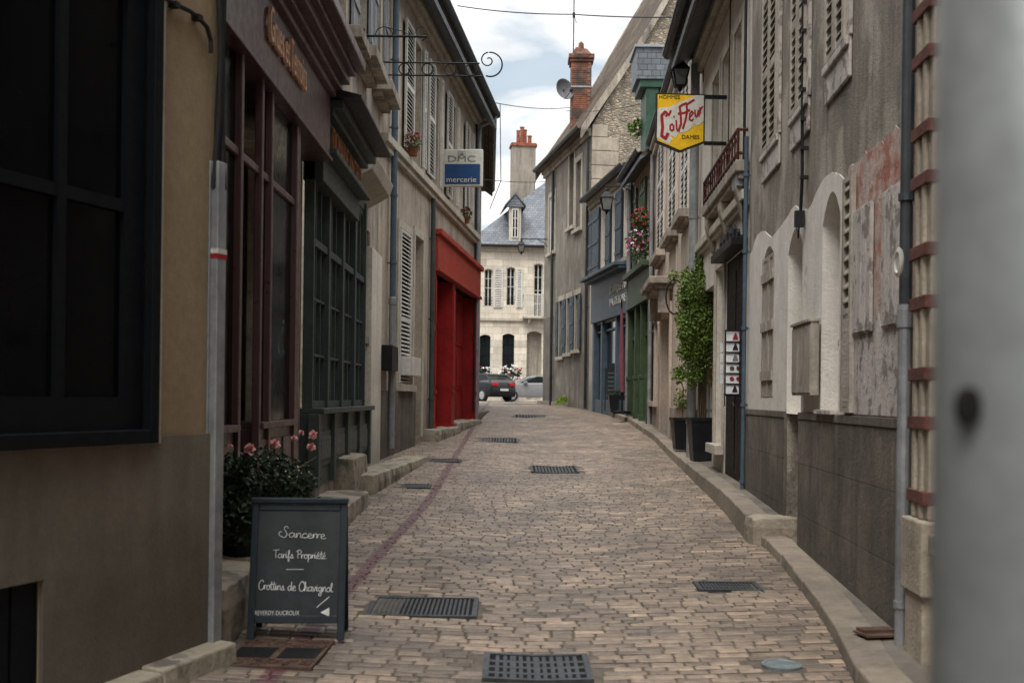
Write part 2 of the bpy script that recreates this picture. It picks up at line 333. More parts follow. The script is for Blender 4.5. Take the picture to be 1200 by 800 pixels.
def roof(F, H, D=7., apex=2.6, m_='brown_tile', ov=.35, s0=0., s1=None, th=.12, name='roof'):
    s1 = F.L if s1 is None else s1; b = MB(); k = apex / (D / 2)
    for sg in (1, -1):
        ye = ov if sg > 0 else -D - ov; pr = [(s0, ye, H - ov * k + .02), (s1, ye, H - ov * k + .02), (s1, -D / 2, H + apex + .02), (s0, -D / 2, H + apex + .02)]
        t4 = [(x, y, z + th) for x, y, z in pr]; b.hexa(pr, t4)
    return b.build(name, m_, F.root)
def eave(F, H, s0, s1, ov=.45, corn='pale_stone', soff='soffit_wood', gut='gutter_metal', drop=.0):
    b = MB()
    if corn: b.box(s0, s1, .002, .10, H - .34, H - .2); b.box(s0, s1, .004, .17, H - .2, H - .08); b.build('cornice', corn, F.root, bev=.015)
    if soff: b = MB(); b.box(s0, s1, .003, ov, H - .08 - drop, H - .01 - drop); b.build('soffit', soff, F.root)
    b = MB(); n = 8; r_ = .085; rings = []
    for xx in (s0, s1):
        rings.append([(xx, ov + .06 + r_ * math.cos(a), H - .02 - drop + r_ * math.sin(a)) for a in [math.pi + math.pi * k / n for k in range(n + 1)]])
    for k in range(n): b.face([rings[0][k], rings[1][k], rings[1][k + 1], rings[0][k + 1]])
    for k in range(n): b.face([(p[0], ov + .06 + (p[1] - ov - .06) * .85, p[2] + .01) for p in (rings[0][k + 1], rings[1][k + 1], rings[1][k], rings[0][k])])
    b.box(s0, s1, ov + .135, ov + .155, H - .04 - drop, H + .01 - drop)
    b.build('gutter', gut, F.root, smooth=False)
def window(F, o, cols=2, rows=3, fm='white_paint', depth=.16, gm='glass', fw=.055, mw=.03, parent=None, name='window', y=0.):
    b = MB(); s0, s1, z0, z1 = o[:4]; yy = y - depth
    b.box(s0, s0 + fw, yy - .05, yy, z0, z1); b.box(s1 - fw, s1, yy - .05, yy, z0, z1); b.box(s0 + fw, s1 - fw, yy - .05, yy, z0, z0 + fw); b.box(s0 + fw, s1 - fw, yy - .05, yy, z1 - fw, z1)
    for k in range(1, cols):
        x = lerp(s0, s1, k / cols); ww = fw if (cols == 2 or k * 2 == cols) else mw; b.box(x - ww / 2, x + ww / 2, yy - .046, yy - .003, z0 + fw, z1 - fw)
    for k in range(1, rows): z = lerp(z0, z1, k / rows); b.box(s0 + fw, s1 - fw, yy - .042, yy - .006, z - mw / 2, z + mw / 2)
    if len(o) > 4 and o[4]:
        for k in range(12):
            xa, xb = lerp(s0, s1, k / 12), lerp(s0, s1, (k + 1) / 12); za, zb_ = arch_z(o, xa), arch_z(o, xb)
            b.add([(xa, yy + .002, za - fw), (xb, yy + .002, zb_ - fw), (xb, yy + .002, z1 + .02), (xa, yy + .002, z1 + .02)], [(3, 2, 1, 0)])
    wo = b.build(name, fm, parent or F.root)
    p = MB(); p.face([(s0, yy - .03, z0), (s0, yy - .03, z1), (s1, yy - .03, z1), (s1, yy - .03, z0)]); p.build('pane', gm, wo)
    return wo
def shutter(F, s0, s1, z0, z1, m_='white_paint', y=.02, t=.04, louv=True, split=(.5,), parent=None, sp=.075, fw=.07, name='shutter', ang=0, hinge=None, arch=0):
    """louvred or boarded leaf; ang turns it about its hinge edge"""
    b = MB(); W_ = s1 - s0; fw = min(fw, W_ * .22)
    b.box(0, fw, 0, t, 0, z1 - z0); b.box(W_ - fw, W_, 0, t, 0, z1 - z0); marks = [0] + [f * (z1 - z0) for f in split] + [z1 - z0]
    for mz in marks: lo = max(0, mz - fw * .6); hi = min(z1 - z0, mz + fw * .6); b.box(fw, W_ - fw, .003, t - .003, lo, hi)
    if louv:
        for za, zb_ in zip(marks, marks[1:]):
            z = za + fw * .6 + sp * .4
            while z < zb_ - fw * .6 - .02:
                b.hexa([(fw, .002, z + sp * .55), (W_ - fw, .002, z + sp * .55), (W_ - fw, t - .002, z), (fw, t - .002, z)][::-1], [(fw, .002, z + sp * .55 + .014), (W_ - fw, .002, z + sp * .55 + .014), (W_ - fw, t - .002, z + .014), (fw, t - .002, z + .014)][::-1]); z += sp
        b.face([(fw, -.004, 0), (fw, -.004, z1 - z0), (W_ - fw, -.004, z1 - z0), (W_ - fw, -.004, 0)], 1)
    else:
        n = max(2, round(W_ / .13))
        for k in range(n): b.box(lerp(fw, W_ - fw, k / n) + .003, lerp(fw, W_ - fw, (k + 1) / n) - .003, .008, t - .008, .01, z1 - z0 - .01)
        for zq in (.15, .5, .85): b.box(0.01, W_ - .01, t - .004, t + .016, (z1 - z0) * zq - .05, (z1 - z0) * zq + .05)
    X = Matrix.Translation((s0, y, z0))
    if ang: hx = 0 if hinge != 'r' else W_; X = Matrix.Translation((s0 + hx, y, z0)) @ Matrix.Rotation(ang, 4, 'Z') @ Matrix.Translation((-hx, 0, 0))
    return b.build(name, [m_, 'dark_hole'], parent or F.root, xf=X)
def surround(F, o, w_=.16, t=.03, m_='pale_stone', sill=True, name='window_surround', y=0.):
    b = MB(); s0, s1, z0, z1 = o[:4]; rise = o[4] if len(o) > 4 else 0
    b.box(s0 - w_, s0, y + .002, y + t, z0, z1 - rise); b.box(s1, s1 + w_, y + .002, y + t, z0, z1 - rise)
    if rise:
        oo = (s0 - w_, s1 + w_, z0, z1 + w_, rise + w_ * .6)
        for k in range(16):
            xa, xb = lerp(s0 - w_, s1 + w_, k / 16), lerp(s0 - w_, s1 + w_, (k + 1) / 16); f = lambda x: arch_z(o, x) if s0 < x < s1 else z1 - rise
            za, zc = (arch_z(o, min(max(xa, s0), s1)), arch_z(o, min(max(xb, s0), s1)))
            b.prism([(xa, za), (xb, zc), (xb, arch_z(oo, xb) + .02), (xa, arch_z(oo, xa) + .02)], y + .002, y + t)
    else: b.box(s0 - w_, s1 + w_, y + .002, y + t, z1, z1 + w_)
    if sill: b.box(s0 - w_ * 1.2, s1 + w_ * 1.2, y + .003, y + t + .1, z0 - .13, z0)
    return b.build(name, m_, F.root, bev=.008)
def sill(F, s0, s1, z, m_='pale_stone', d=.16, h=.13):
    b = MB(); b.box(s0, s1, .002, d, z - h, z); b.prism([(s0 + .04, z - h), (s1 - .04, z - h), (s1 - .08, z - h - .08), (s0 + .08, z - h - .08)], .002, d * .5)
    return b.build('window_sill', m_, F.root, bev=.012)
def downpipe(F, s, z0, z1, r_=.05, y=.09, m_='dark_zinc', clips=3, foot=None, footm='zinc', name='downpipe', topbend=None):
    b = MB(); pts = [(s, y, foot if foot else z0), (s, y, z1)]
    if topbend: pts += [(s, y + .03, z1 + .15), (s, topbend - .05, z1 + .32), (s, topbend, z1 + .42)]
    b.tube(pts, r_, 12)
    for k in range(clips): z = lerp(foot or z0, z1, (k + .5) / clips); b.lathe((s, y, z), [(r_ + .012, -.02), (r_ + .012, .02)], 12); b.box(s - .012, s + .012, 0, y, z - .01, z + .01)
    o = b.build(name, m_, F.root, smooth=False)
    if foot:
        b = MB(); b.lathe((s, y, 0), [(r_ * 1.1, z0), (r_ * 1.1, foot - .14), (r_ * 1.35, foot - .13), (r_ * 1.35, foot - .03), (r_ * 1.2, foot)], 12); b.lathe((s, y, z0 + .25), [(r_ * 1.3, -.02), (r_ * 1.3, .02)], 12)
        b.build('pipe_shoe', footm, o)
    return o
def leaves(b, c, rad, n, size, mi=0, flat=1.):
    for _ in range(n):
        while True:
            p = Vector((random.uniform(-1, 1), random.uniform(-1, 1), random.uniform(-1, 1)))
            if .25 < p.length < 1: break
        p = Vector((c[0] + p.x * rad[0], c[1] + p.y * rad[1], c[2] + p.z * rad[2])); leaf1(b, p, size * random.uniform(.6, 1.3), mi)
def leaf1(b, p, s, mi=0):
    d = Vector((random.gauss(0, 1), random.gauss(0, 1), random.gauss(-.3, .7))).normalized(); u = d.orthogonal().normalized(); u.rotate(Matrix.Rotation(random.uniform(0, 6.28), 3, d)); n_ = d.cross(u)
    b.add([p, p + d * s * .5 + u * s * .32 + n_ * s * .1, p + d * s, p + d * s * .5 - u * s * .32 + n_ * s * .1], [(0, 1, 2), (0, 2, 3)], mi)
def flower(b, p, s, mi=0, n=9):
    p = Vector(p)
    for k in range(n):
        d = Vector((random.gauss(0, 1), random.gauss(-.5, 1), random.gauss(.3, .8))).normalized(); u = d.orthogonal().normalized(); w2 = d.cross(u)
        b.add([p, p + d * s * .5 + u * s * .42, p + d * s * .85 + w2 * s * .1, p + d * s * .5 - u * s * .42], [(0, 1, 2, 3)], mi)
# ================================================================ STREET SURFACE
K1 = [GP(x, y, .11) for x, y in ((1010, 800), (985, 745), (955, 700), (915, 650), (889, 622))]
K2H = lambda Y: max(.15, min(.25, .25 - (Y - 12) * .01))
K2 = [GP(x, y, hh_) for x, y, hh_ in (((872, 603, .25), (845, 575, .23), (800, 538, .2), (765, 508, .16), (737, 490, .15), (705, 479, .15))) if 1] if 1 else [GP(x, y, .17) for x, y in ((872, 603), (845, 575), (800, 538), (765, 508), (737, 490), (705, 479))]
K1 = [Vector((K1[0].x - .02, 3.5, 0)), Vector((K1[0].x, 5.0, 0))] + K1
K2 = K2 + [Vector((2.0, 47, 0)), Vector((.95, 51.6, 0))]
KX = [(p.y, p.x) for p in K1] + [(p.y, p.x) for p in K2]
def xr(Y): return interp(KX, Y)
def walls_r(Y): return interp([(-9, 1.3), (7.4, 2.34), (14.6, 2.785), (31.3, 3.57), (35.8, 3.46), (42.7, 2.64), (51.3, 1.27), (60, 6)], Y)
def xl(Y): return interp([(0, -3.5), (6.9, -1.7), (7.0, -2.3), (20.4, -2.25), (33.5, -1.05), (33.6, -1.2), (48, -4.2), (60, -4.5)], Y)
def xc(Y): return interp([(0, .12), (7, .15), (20, .62), (40, .3), (60, .3)], Y)
def hz(x, Y): return g(Y) - .035 + .06 * min(1, abs(x - xc(Y)) / 1.9) ** 1.2
# grates: (px corners centre x, y, width m, length m)
def gr_at(xa, xb, ya, yb):
    p = GP((xa + xb) / 2, yb); q = GP((xa + xb) / 2, ya); l = GP(xa, (ya + yb) / 2); r_ = GP(xb, (ya + yb) / 2)
    return (l.x + r_.x) / 2, (p.y + q.y) / 2, r_.x - l.x, q.y - p.y
GR = {'main': gr_at(566, 692, 761, 791), 'rib': gr_at(432, 560, 698, 720), 'side': gr_at(816, 890, 683, 693), 'mid': gr_at(622, 677, 544.5, 552), 'far': gr_at(563, 607, 512.5, 517),
      'edge': gr_at(470, 505, 569, 573.5), 'edge2': gr_at(503, 540, 539, 542.5), 'top': gr_at(603, 640, 485, 488), 'cover': gr_at(272, 380, 751, 783), 'round': gr_at(893, 940, 775, 785)}
gm = []
def blocked(x, y):
    for k, (cx, cy, wx, wy) in GR.items():
        if abs(x - cx) < wx / 2 + .045 and abs(y - cy) < wy / 2 + .03: return True
    return False
def stone_mat(name, mortar=False):
    m = mat(name, (.25, .192, .146) if not mortar else (.105, .088, .07), .42 if not mortar else .9, .25, 7, .3, 60, col2=(.15, .125, .105), c2=(.5, .66), c2scale=.9, island=0)
    nt = m.node_tree; N = nt.nodes; L = nt.links; b = N['Principled BSDF']; src = b.inputs['Base Color'].links[0].from_socket
    tc = N.new('ShaderNodeTexCoord'); sp = N.new('ShaderNodeSeparateXYZ'); L.new(tc.outputs['Object'], sp.inputs[0])
    if not mortar:
        ge = N.new('ShaderNodeNewGeometry'); cr_ = N.new('ShaderNodeValToRGB'); e = cr_.color_ramp.elements
        e[0].position = 0; e[0].color = (.52, .51, .50, 1); e[1].position = 1; e[1].color = (1.5, 1.43, 1.33, 1)
        for p, c in ((.2, (.7, .69, .68, 1)), (.55, (.92, .9, .88, 1)), (.85, (1.12, 1.08, 1.02, 1))): q = e.new(p); q.color = c
        L.new(ge.outputs['Random Per Island'], cr_.inputs[0]); x = N.new('ShaderNodeMix'); x.data_type = 'RGBA'; x.blend_type = 'MULTIPLY'; x.inputs[0].default_value = 1
        L.new(src, x.inputs[6]); L.new(cr_.outputs[0], x.inputs[7]); src = x.outputs[2]
        pn = N.new('ShaderNodeTexNoise'); pn.inputs['Scale'].default_value = .8; pn.inputs['Detail'].default_value = 7; pn.inputs['Roughness'].default_value = .65; L.new(tc.outputs['Object'], pn.inputs['Vector'])
        pm = N.new('ShaderNodeMapRange'); L.new(pn.outputs[0], pm.inputs[0]); pm.inputs[1].default_value = .35; pm.inputs[2].default_value = .65; pm.inputs[3].default_value = .68; pm.inputs[4].default_value = 1.18
        x = N.new('ShaderNodeVectorMath'); x.operation = 'SCALE'; L.new(src, x.inputs[0]); L.new(pm.outputs[0], x.inputs['Scale']); src = x.outputs[0]; b.inputs['Specular IOR Level'].default_value = .5
    # the worn purple-red line painted along the gutter: its centre x as a curve of y
    mr = N.new('ShaderNodeMapRange'); L.new(sp.outputs[1], mr.inputs[0]); mr.inputs[1].default_value = 6; mr.inputs[2].default_value = 46
    fc = N.new('ShaderNodeFloatCurve'); cvv = fc.mapping.curves[0]; pts = [GP(a, c) for a, c in ((318, 792), (352, 752), (414, 685), (442, 652), (480, 612), (512, 572), (532, 538), (550, 508), (560, 490))]
    P = [((p.y - 6) / 40, (p.x + 2.5) / 4) for p in pts]
    cvv.points[0].location = (0, P[0][1]); cvv.points[1].location = (1, P[-1][1])
    for p in P: cvv.points.new(min(max(p[0], .001), .999), p[1])
    for p in cvv.points: p.handle_type = 'AUTO_CLAMPED' if hasattr(p, 'handle_type') else p.handle_type
    fc.mapping.update(); L.new(mr.outputs[0], fc.inputs['Value'])
    def mth(op, a, bb, c=None):
        n = N.new('ShaderNodeMath'); n.operation = op
        for i, v in enumerate((a, bb, c)):
            if v is None: continue
            if hasattr(v, 'is_linked'): L.new(v, n.inputs[i])
            else: n.inputs[i].default_value = v
        return n.outputs[0]
    xcurve = mth('MULTIPLY_ADD', fc.outputs[0], 4., -2.5); d = mth('ABSOLUTE', mth('SUBTRACT', sp.outputs[0], xcurve), 0)
    nz = N.new('ShaderNodeTexNoise'); nz.inputs['Scale'].default_value = 18; nz.inputs['Detail'].default_value = 6; L.new(tc.outputs['Object'], nz.inputs['Vector'])
    e_ = mth('ADD', d, mth('MULTIPLY', mth('SUBTRACT', nz.outputs[0], .5), .07)); on = N.new('ShaderNodeMapRange'); L.new(e_, on.inputs[0]); on.inputs[1].default_value = .045; on.inputs[2].default_value = .065; on.inputs[3].default_value = .85; on.inputs[4].default_value = 0
    x = N.new('ShaderNodeMix'); x.data_type = 'RGBA'; L.new(on.outputs[0], x.inputs[0]); L.new(src, x.inputs[6]); x.inputs[7].default_value = (.09, .03, .036, 1); L.new(x.outputs[2], b.inputs['Base Color'])
    Mt[name] = m
stone_mat('paving_stone'); stone_mat('paving_joint', True)
# ground sheet to the horizon
b = MB(); xs = [-400, -60, -8, -4, -2, 0, 2, 4, 8, 60, 400]; ys = [-300, -30, -5] + [0 + 2 * k for k in range(36)] + [80, 120, 300, 900]
for i in range(len(xs) - 1):
    for j in range(len(ys) - 1):
        b.face([(x, y, g(max(y, -5)) - .13) for x, y in ((xs[i], ys[j]), (xs[i + 1], ys[j]), (xs[i + 1], ys[j + 1]), (xs[i], ys[j + 1]))])
tag(b.build('ground', 'soil_ground', smooth=True), kind='structure')
# bedding of the paving
b = MB(); Y = 2.
while Y < 74:
    Y2 = Y + .4
    for k in range(12):
        qs = []
        for (yy, kk) in ((Y, k), (Y, k + 1), (Y2, k + 1), (Y2, k)): x = lerp(xl(yy) - .6, max(xr(yy), xl(yy) + 1) + .4 if yy < 51 else 8, kk / 12); qs.append((x, yy, hz(x, yy) - .010 + (0 if yy < 50 else .006)))
        b.face(qs)
    Y = Y2
tag(b.build('road_bed', 'paving_joint', smooth=True), kind='structure')
# individual setts laid in courses across the street
rnd = random.Random(3); b = MB(); Y = 3.6
while Y < 58:
    dy_ = rnd.uniform(.084, .108); x = xl(Y) - rnd.uniform(0, .3); xe = xr(Y) + .02 if Y < 51 else 6; ph = rnd.uniform(0, 6); tilt = rnd.uniform(-.01, .01)
    while x < xe:
        wd = rnd.choice((rnd.uniform(.11, .18), rnd.uniform(.15, .28))); cx = x + wd / 2; cy = Y + dy_ / 2 + .015 * math.sin(cx * 1.3 + .4) + tilt * cx
        if not blocked(cx, cy):
            j = .0095; hh = rnd.uniform(-.002, .002); x0, x1, y0, y1 = x + .0022, min(x + wd - .0022, xe), cy - dy_ / 2 + j, cy + dy_ / 2 - j
            if x1 - x0 > .04:
                c = .004; cs = [(x0 + c, y0), (x1 - c, y0), (x1, y0 + c), (x1, y1 - c), (x1 - c, y1), (x0 + c, y1), (x0, y1 - c), (x0, y0 + c)]
                cs = [(a + rnd.uniform(-.0015, .0015), d + rnd.uniform(-.003, .003)) for a, d in cs]; mx_, my_ = (x0 + x1) / 2, (y0 + y1) / 2; tx, ty = rnd.uniform(-.012, .012), rnd.uniform(-.03, .03)
                zf = lambda a, d: hz(a, d) + hh + (a - mx_) * tx + (d - my_) * ty
                lo = [(a, d, hz(a, d) - .016) for a, d in cs]; sx_ = .004 / wd * 2; ins = [(a + (mx_ - a) * sx_, d + (my_ - d) * .06) for a, d in cs]; ins2 = [(a + (mx_ - a) * sx_ * 3, d + (my_ - d) * .26) for a, d in cs]
                mid = [(a, d, zf(a, d) - .0055) for a, d in ins]; hi = [(a, d, zf(a, d)) for a, d in ins2]
                b.add(lo + mid + hi, [(8 + i, 8 + (i + 1) % 8, 16 + (i + 1) % 8, 16 + i) for i in range(8)] + [tuple(range(16, 24))])
                b.add(lo + mid, [(i, (i + 1) % 8, 8 + (i + 1) % 8, 8 + i) for i in range(8)], 1)
        x += wd
    Y += dy_
tag(b.build('road', ['paving_stone', 'paving_joint']), kind='structure')
# pavement on the right with kerb stones
def strip(name, m_, A, B, h0, h1, step=.5):
    b = MB(); Y0, Y1 = A; Y = Y0
    while Y < Y1 - 1e-6:
        Y2 = min(Y + step, Y1); r_ = [B(Y), B(Y2)]
        b.face([(r_[0][0], Y, g(Y) + h0(Y) - .004), (r_[0][1], Y, g(Y) + h1(Y) + .01), (r_[1][1], Y2, g(Y2) + h1(Y2) + .01), (r_[1][0], Y2, g(Y2) + h0(Y2) - .004)]); Y = Y2
    return b
KW = .24
for (Y0, Y1, hf) in ((2.2, K1[-1].y + .3, lambda Y: .11), (K2[0].y + .02, 51.3, K2H)):
    h = hf(Y0); b = strip('pavement', 'pavement', (Y0, Y1), lambda Y: (xr(Y) + KW - .01, walls_r(Y) + .1), hf, hf)
    yq = Y0; b.face([(xr(yq) + .02, yq, g(yq) - .1), (walls_r(yq) + .1, yq, g(yq) - .1), (walls_r(yq) + .1, yq, g(yq) + h + .006), (xr(yq) + .02, yq, g(yq) + h - .006)])
    tag(b.build('pavement', 'pavement'), kind='structure')
    b = MB(); Y = Y0; rnd = random.Random(5)
    while Y < Y1 - .05:
        ln = rnd.uniform(.55, 1.05); h = hf(Y + .3); Y2 = min(Y + ln, Y1); k = .006; e = rnd.uniform(-.004, .004); a, c = xr(Y + k), xr(Y2 - k)
        b.hexa([(a + e, Y + k, g(Y) - .1), (a + KW, Y + k, g(Y) - .1), (c + KW, Y2 - k, g(Y2) - .1), (c + e, Y2 - k, g(Y2) - .1)], [(a + .012 + e, Y + k, g(Y) + h + e), (a + KW, Y + k, g(Y) + h), (c + KW, Y2 - k, g(Y2) + h), (c + .012 + e, Y2 - k, g(Y2) + h + e)]); Y = Y2
    tag(b.build('kerb', 'kerb_stone', bev=.014), kind='structure')
# step block where the pavement rises
def rough_stone(name, label, cat, x0, x1, y0, y1, z0, z1, m_='ledge_stone', seed=0, joints=0, axis='y', group=None, par=None, yaw=0, nj=.02):
    rr = random.Random(seed); cx, cy = (x0 + x1) / 2, (y0 + y1) / 2; root = thing(name, label, cat, (cx, cy, z0), yaw, group)
    n = joints + 1
    for k in range(n):
        b = MB(); A = lerp(y0, y1, k / n) - cy + (.006 if k else 0); B_ = lerp(y0, y1, (k + 1) / n) - cy - (.006 if k < n - 1 else 0); X0, X1 = x0 - cx, x1 - cx; H = z1 - z0 + rr.uniform(-.012, .012)
        nx, ny, nz = 5, max(3, int((B_ - A) / .12)), 4; vs = {}; 
        def P(i, j, l):
            if (i, j, l) not in vs:
                x = lerp(X0, X1, i / nx); y = lerp(A, B_, j / ny); z = H * l / nz; q = .014
                edge = (i in (0, nx)) + (j in (0, ny)) + (l == nz); sh = .012 * max(0, edge - 1)
                x += rr.uniform(-q, q) * .6 - (sh if i == nx else -sh if i == 0 else 0); y += rr.uniform(-q, q) * .5 - (sh if j == ny else -sh if j == 0 else 0); z += (rr.uniform(-q, q) * .5 - sh if l == nz else 0) + (y + (A + B_) / 2 * 0) * .03 * 0
                vs[(i, j, l)] = len(b.v); b.v.append((x, y, z))
            return vs[(i, j, l)]
        def Fq(*k4): b.f.append(tuple(P(*k_) for k_ in k4)); b.m.append(0)
        for i in range(nx):
            for j in range(ny): Fq((i, j, nz), (i + 1, j, nz), (i + 1, j + 1, nz), (i, j + 1, nz))
        for i in range(nx):
            for l in range(nz): Fq((i, 0, l), (i + 1, 0, l), (i + 1, 0, l + 1), (i, 0, l + 1)); Fq((i + 1, ny, l), (i, ny, l), (i, ny, l + 1), (i + 1, ny, l + 1))
        for j in range(ny):
            for l in range(nz): Fq((0, j + 1, l), (0, j, l), (0, j, l + 1), (0, j + 1, l + 1)); Fq((nx, j, l), (nx, j + 1, l), (nx, j + 1, l + 1), (nx, j, l + 1))
        b.build('stone_block', m_, root, bev=.008)
    return root
p = GP(876, 618, 0); yq = K2[0].y
rough_stone('stone_step', 'worn stone block ending the raised right pavement below the bricked-up doorway', 'step', xr(yq) - .01, walls_r(yq) + .12, yq - .42, yq + .02, g(yq) - .12, g(yq) + .255, seed=2)
# left side ledges
rough_stone('stone_ledge', 'long worn limestone ledge running behind the chalkboard below the two shopfronts', 'ledge', -2.27, -1.63, 7.15, 14.4, g(8) - .22, g(11) + .27, seed=3, joints=5)
p1 = GP(445, 587); p2 = GP(494, 545)
rough_stone('stone_block', 'squared stone block standing against the wall below the grey drainpipe', 'block', -2.24, -1.86, 14.75, 16.1, g(15) - .1, g(15) + .52, seed=4)
rough_stone('stone_slab', 'long low slab of stone with a broken end before the louvred shutter', 'slab', -1.98, -1.52, 15.3, 20.6, g(17) - .2, g(18) + .19, seed=5, joints=1, yaw=R(-3.5))
rough_stone('stone_doorstep', 'grey stone doorstep at the near edge of the red shopfront', 'step', -1.86, -1.32, 25.3, 28.8, g(26) - .2, g(27) + .22, seed=6, joints=1, yaw=R(-5.3))
rough_stone('stone_threshold', 'flat stone threshold below the far bay of the red shopfront', 'step', -1.6, -1.0, 29.0, 33.4, g(30) - .2, g(32) + .16, seed=7, joints=1, yaw=R(-5.3))
rough_stone('kerb_edge', 'pale kerb slab curving past the far corner of the red shopfront', 'kerb', -1.25, -.82, 34.2, 42.5, g(38) - .4, g(39) + .1, seed=8, joints=4, m_='kerb_stone', yaw=R(-1.5))
# ---- grates and covers
def grate(key, label, nx, ny, m_='cast_iron', V=0, rim=.035, barx=.02, bary=.02, name='drain_grate'):
    cx, cy, wx, wy = GR[key]; root = thing(name, label, 'grate', (cx, cy, hz(cx, cy) + .003), 0, None, math.atan(.03)); b = MB(); V = V * wx / 2
    zf = lambda x: abs(x) / (wx / 2) * V
    def bar(xa, xb, ya, yb, h0=-.03, h1=.0):
        xs_ = sorted({xa, xb} | ({0.} if xa < 0 < xb else set()))
        for p, q in zip(xs_, xs_[1:]): b.hexa([(p, ya, zf(p) + h0), (q, ya, zf(q) + h0), (q, yb, zf(q) + h0), (p, yb, zf(p) + h0)], [(p, ya, zf(p) + h1), (q, ya, zf(q) + h1), (q, yb, zf(q) + h1), (p, yb, zf(p) + h1)])
    X, Yh = wx / 2, wy / 2; bar(-X, X, -Yh, -Yh + rim, h1=.006); bar(-X, X, Yh - rim, Yh, h1=.006); bar(-X, -X + rim, -Yh + rim, Yh - rim, h1=.006); bar(X - rim, X, -Yh + rim, Yh - rim, h1=.006)
    b.build('frame', m_, root); b = MB()
    for k in range(1, nx): x = lerp(-X + rim, X - rim, k / nx); t = barx * (1.6 if nx == 12 and k % 3 == 0 else 1); bar(x - t / 2, x + t / 2, -Yh + rim, Yh - rim)
    for k in range(1, ny): y = lerp(-Yh + rim, Yh - rim, k / ny); bar(-X + rim, X - rim, y - bary / 2, y + bary / 2, h1=-.002)
    if nx * ny > 1: b.build('bars', m_, root)
    b = MB(); b.face([(-X, -Yh, -.008 + V), (0, -Yh, -.008), (0, Yh, -.008), (-X, Yh, -.008 + V)]); b.face([(0, -Yh, -.008), (X, -Yh, -.008 + V), (X, Yh, -.008 + V), (0, Yh, -.008)]); b.build('sump', 'dark_hole', root)
    return root
grate('main', 'dished cast iron grid with square holes in the street centre nearest the camera', 12, 4, V=.035, barx=.022, bary=.045)
grate('rib', 'wide ribbed iron drain cover just right of the chalkboard', 22, 1, barx=.016)
grate('side', 'ribbed iron drain cover beside the right kerb', 16, 2, barx=.016)
grate('mid', 'narrow dished iron grate halfway up the street centre', 13, 1, V=.05, barx=.03)
grate('far', 'slotted gutter grate in the street centre beyond the halfway grate', 12, 1, barx=.03)
grate('edge', 'slotted gutter grate on the red line nearest the stone slab', 10, 1, barx=.04)
grate('edge2', 'slotted gutter grate on the red line level with the red shop doorstep', 10, 1, barx=.04)
grate('top', 'farthest slotted grate close to the top of the rise', 10, 1, barx=.04)
cx, cy, wx, wy = GR['cover']; root = thing('access_cover', 'rusty rectangular inspection cover with letters in front of the chalkboard', 'manhole cover', (cx, cy, hz(cx, cy) + .006), R(-3), None, math.atan(.03))
b = MB(); X, Yh = wx / 2, wy / 2; b.box(-X, X, -Yh, Yh, -.03, .0); b.build('plate', 'rust_iron', root, bev=.004)
b = MB()
for sx in (-1, 1): b.box(sx * X * .5 - X * .42, sx * X * .5 + X * .42, -Yh * .45, Yh * .28, .001, .004)
b.build('recess', 'iron', root); b = MB(); rr = random.Random(2)
for y0, y1 in ((-Yh * .92, -Yh * .55), (Yh * .35, Yh * .9)):
    for k in range(60):
        x = rr.uniform(-X * .92, X * .92); y = rr.uniform(y0, y1); a = rr.uniform(0, 3.14); l = .02
        b.tube([(x - l * math.cos(a), y - l * math.sin(a), .002), (x + l * math.cos(a), y + l * math.sin(a), .002)], .005, 4)
b.build('tread_pattern', 'rust_iron', root)['kind'] = 'stuff'
cx, cy, wx, wy = GR['round']; root = thing('valve_cover', 'small round blue-grey metal cover set in the paving near the right kerb', 'manhole cover', (cx, cy, hz(cx, cy) + .004), 0, None, math.atan(.03))
b = MB(); b.lathe((0, 0, 0), [(wx / 2, -.03), (wx / 2, .003), (wx / 2 - .02, .006), (wx / 2 - .025, .002), (.02, .003), (.0, .003)], 28); b.build('lid', 'cover_blue', root)
# ================================================================ LEFT SIDE
# corner house with cream plaster
A = Fac((-1.66 - .317 * 0, 6.9), (-1.66 - .317 * 15, 6.9 - 15), g(6.9) - .0, 'corner_house', 'cream plastered corner house with black barred window at the left edge of the photo', 'house')
HA = 8.5
oW = A.Rc(-60, 163, -130, 500, 152); oW = (A.S(163), A.S(163) + 1.9, A.q(152, 503)[1], 4.6); oB = (A.S(49), A.S(49) + 1.1, -.2, A.q(45, 679)[1])
wall(A, HA, [oW, (*oB, 0, .03), (6.5, 7.6, -.3, 2.3), (9, 10.2, 1.2, 2.8)], 6, 'cream_plaster', reveal=.12)
window(A, oW, 3, 3, 'black_paint', -.02, fw=.16, mw=.06, gm='shop_glass'); window(A, (9, 10.2, 1.2, 2.8), 2, 3, 'black_paint')
for (u0, u1, uz0, uz1) in ((oB[0], oB[1], oB[2], oB[3]), (6.5, 7.6, -.3, 2.3)):
    b = MB(); b.box(u0, u1, -.06, -.02, uz0, uz1); 
    for k in range(6): b.box(lerp(u0, u1, k / 6) + .01, lerp(u0, u1, (k + 1) / 6) - .01, -.02, -.005, uz0, uz1)
    b.build('door' if u0 > 5 else 'cellar_grille', 'black_paint', A.root)
b = MB(); zp = A.q(235, 508)[1]; b.box(0.001, A.L, .0, .022, -.4, zp) if False else None
ops_l = [oB, (6.5, 7.6, -.3, 2.3)]
lp = MB()
segs = [(0.0, oB[0]), (oB[1], 6.5), (7.6, A.L)]
for a_, c_ in segs: lp.box(a_, c_, .002, .022, -.4, zp)
lp.box(oB[0], oB[1], .002, .022, oB[3], zp); lp.box(6.5, 7.6, .002, .022, 2.3, 2.301)
lp.build('lower_render', 'lower_render', A.root)
b = MB(); f = .07
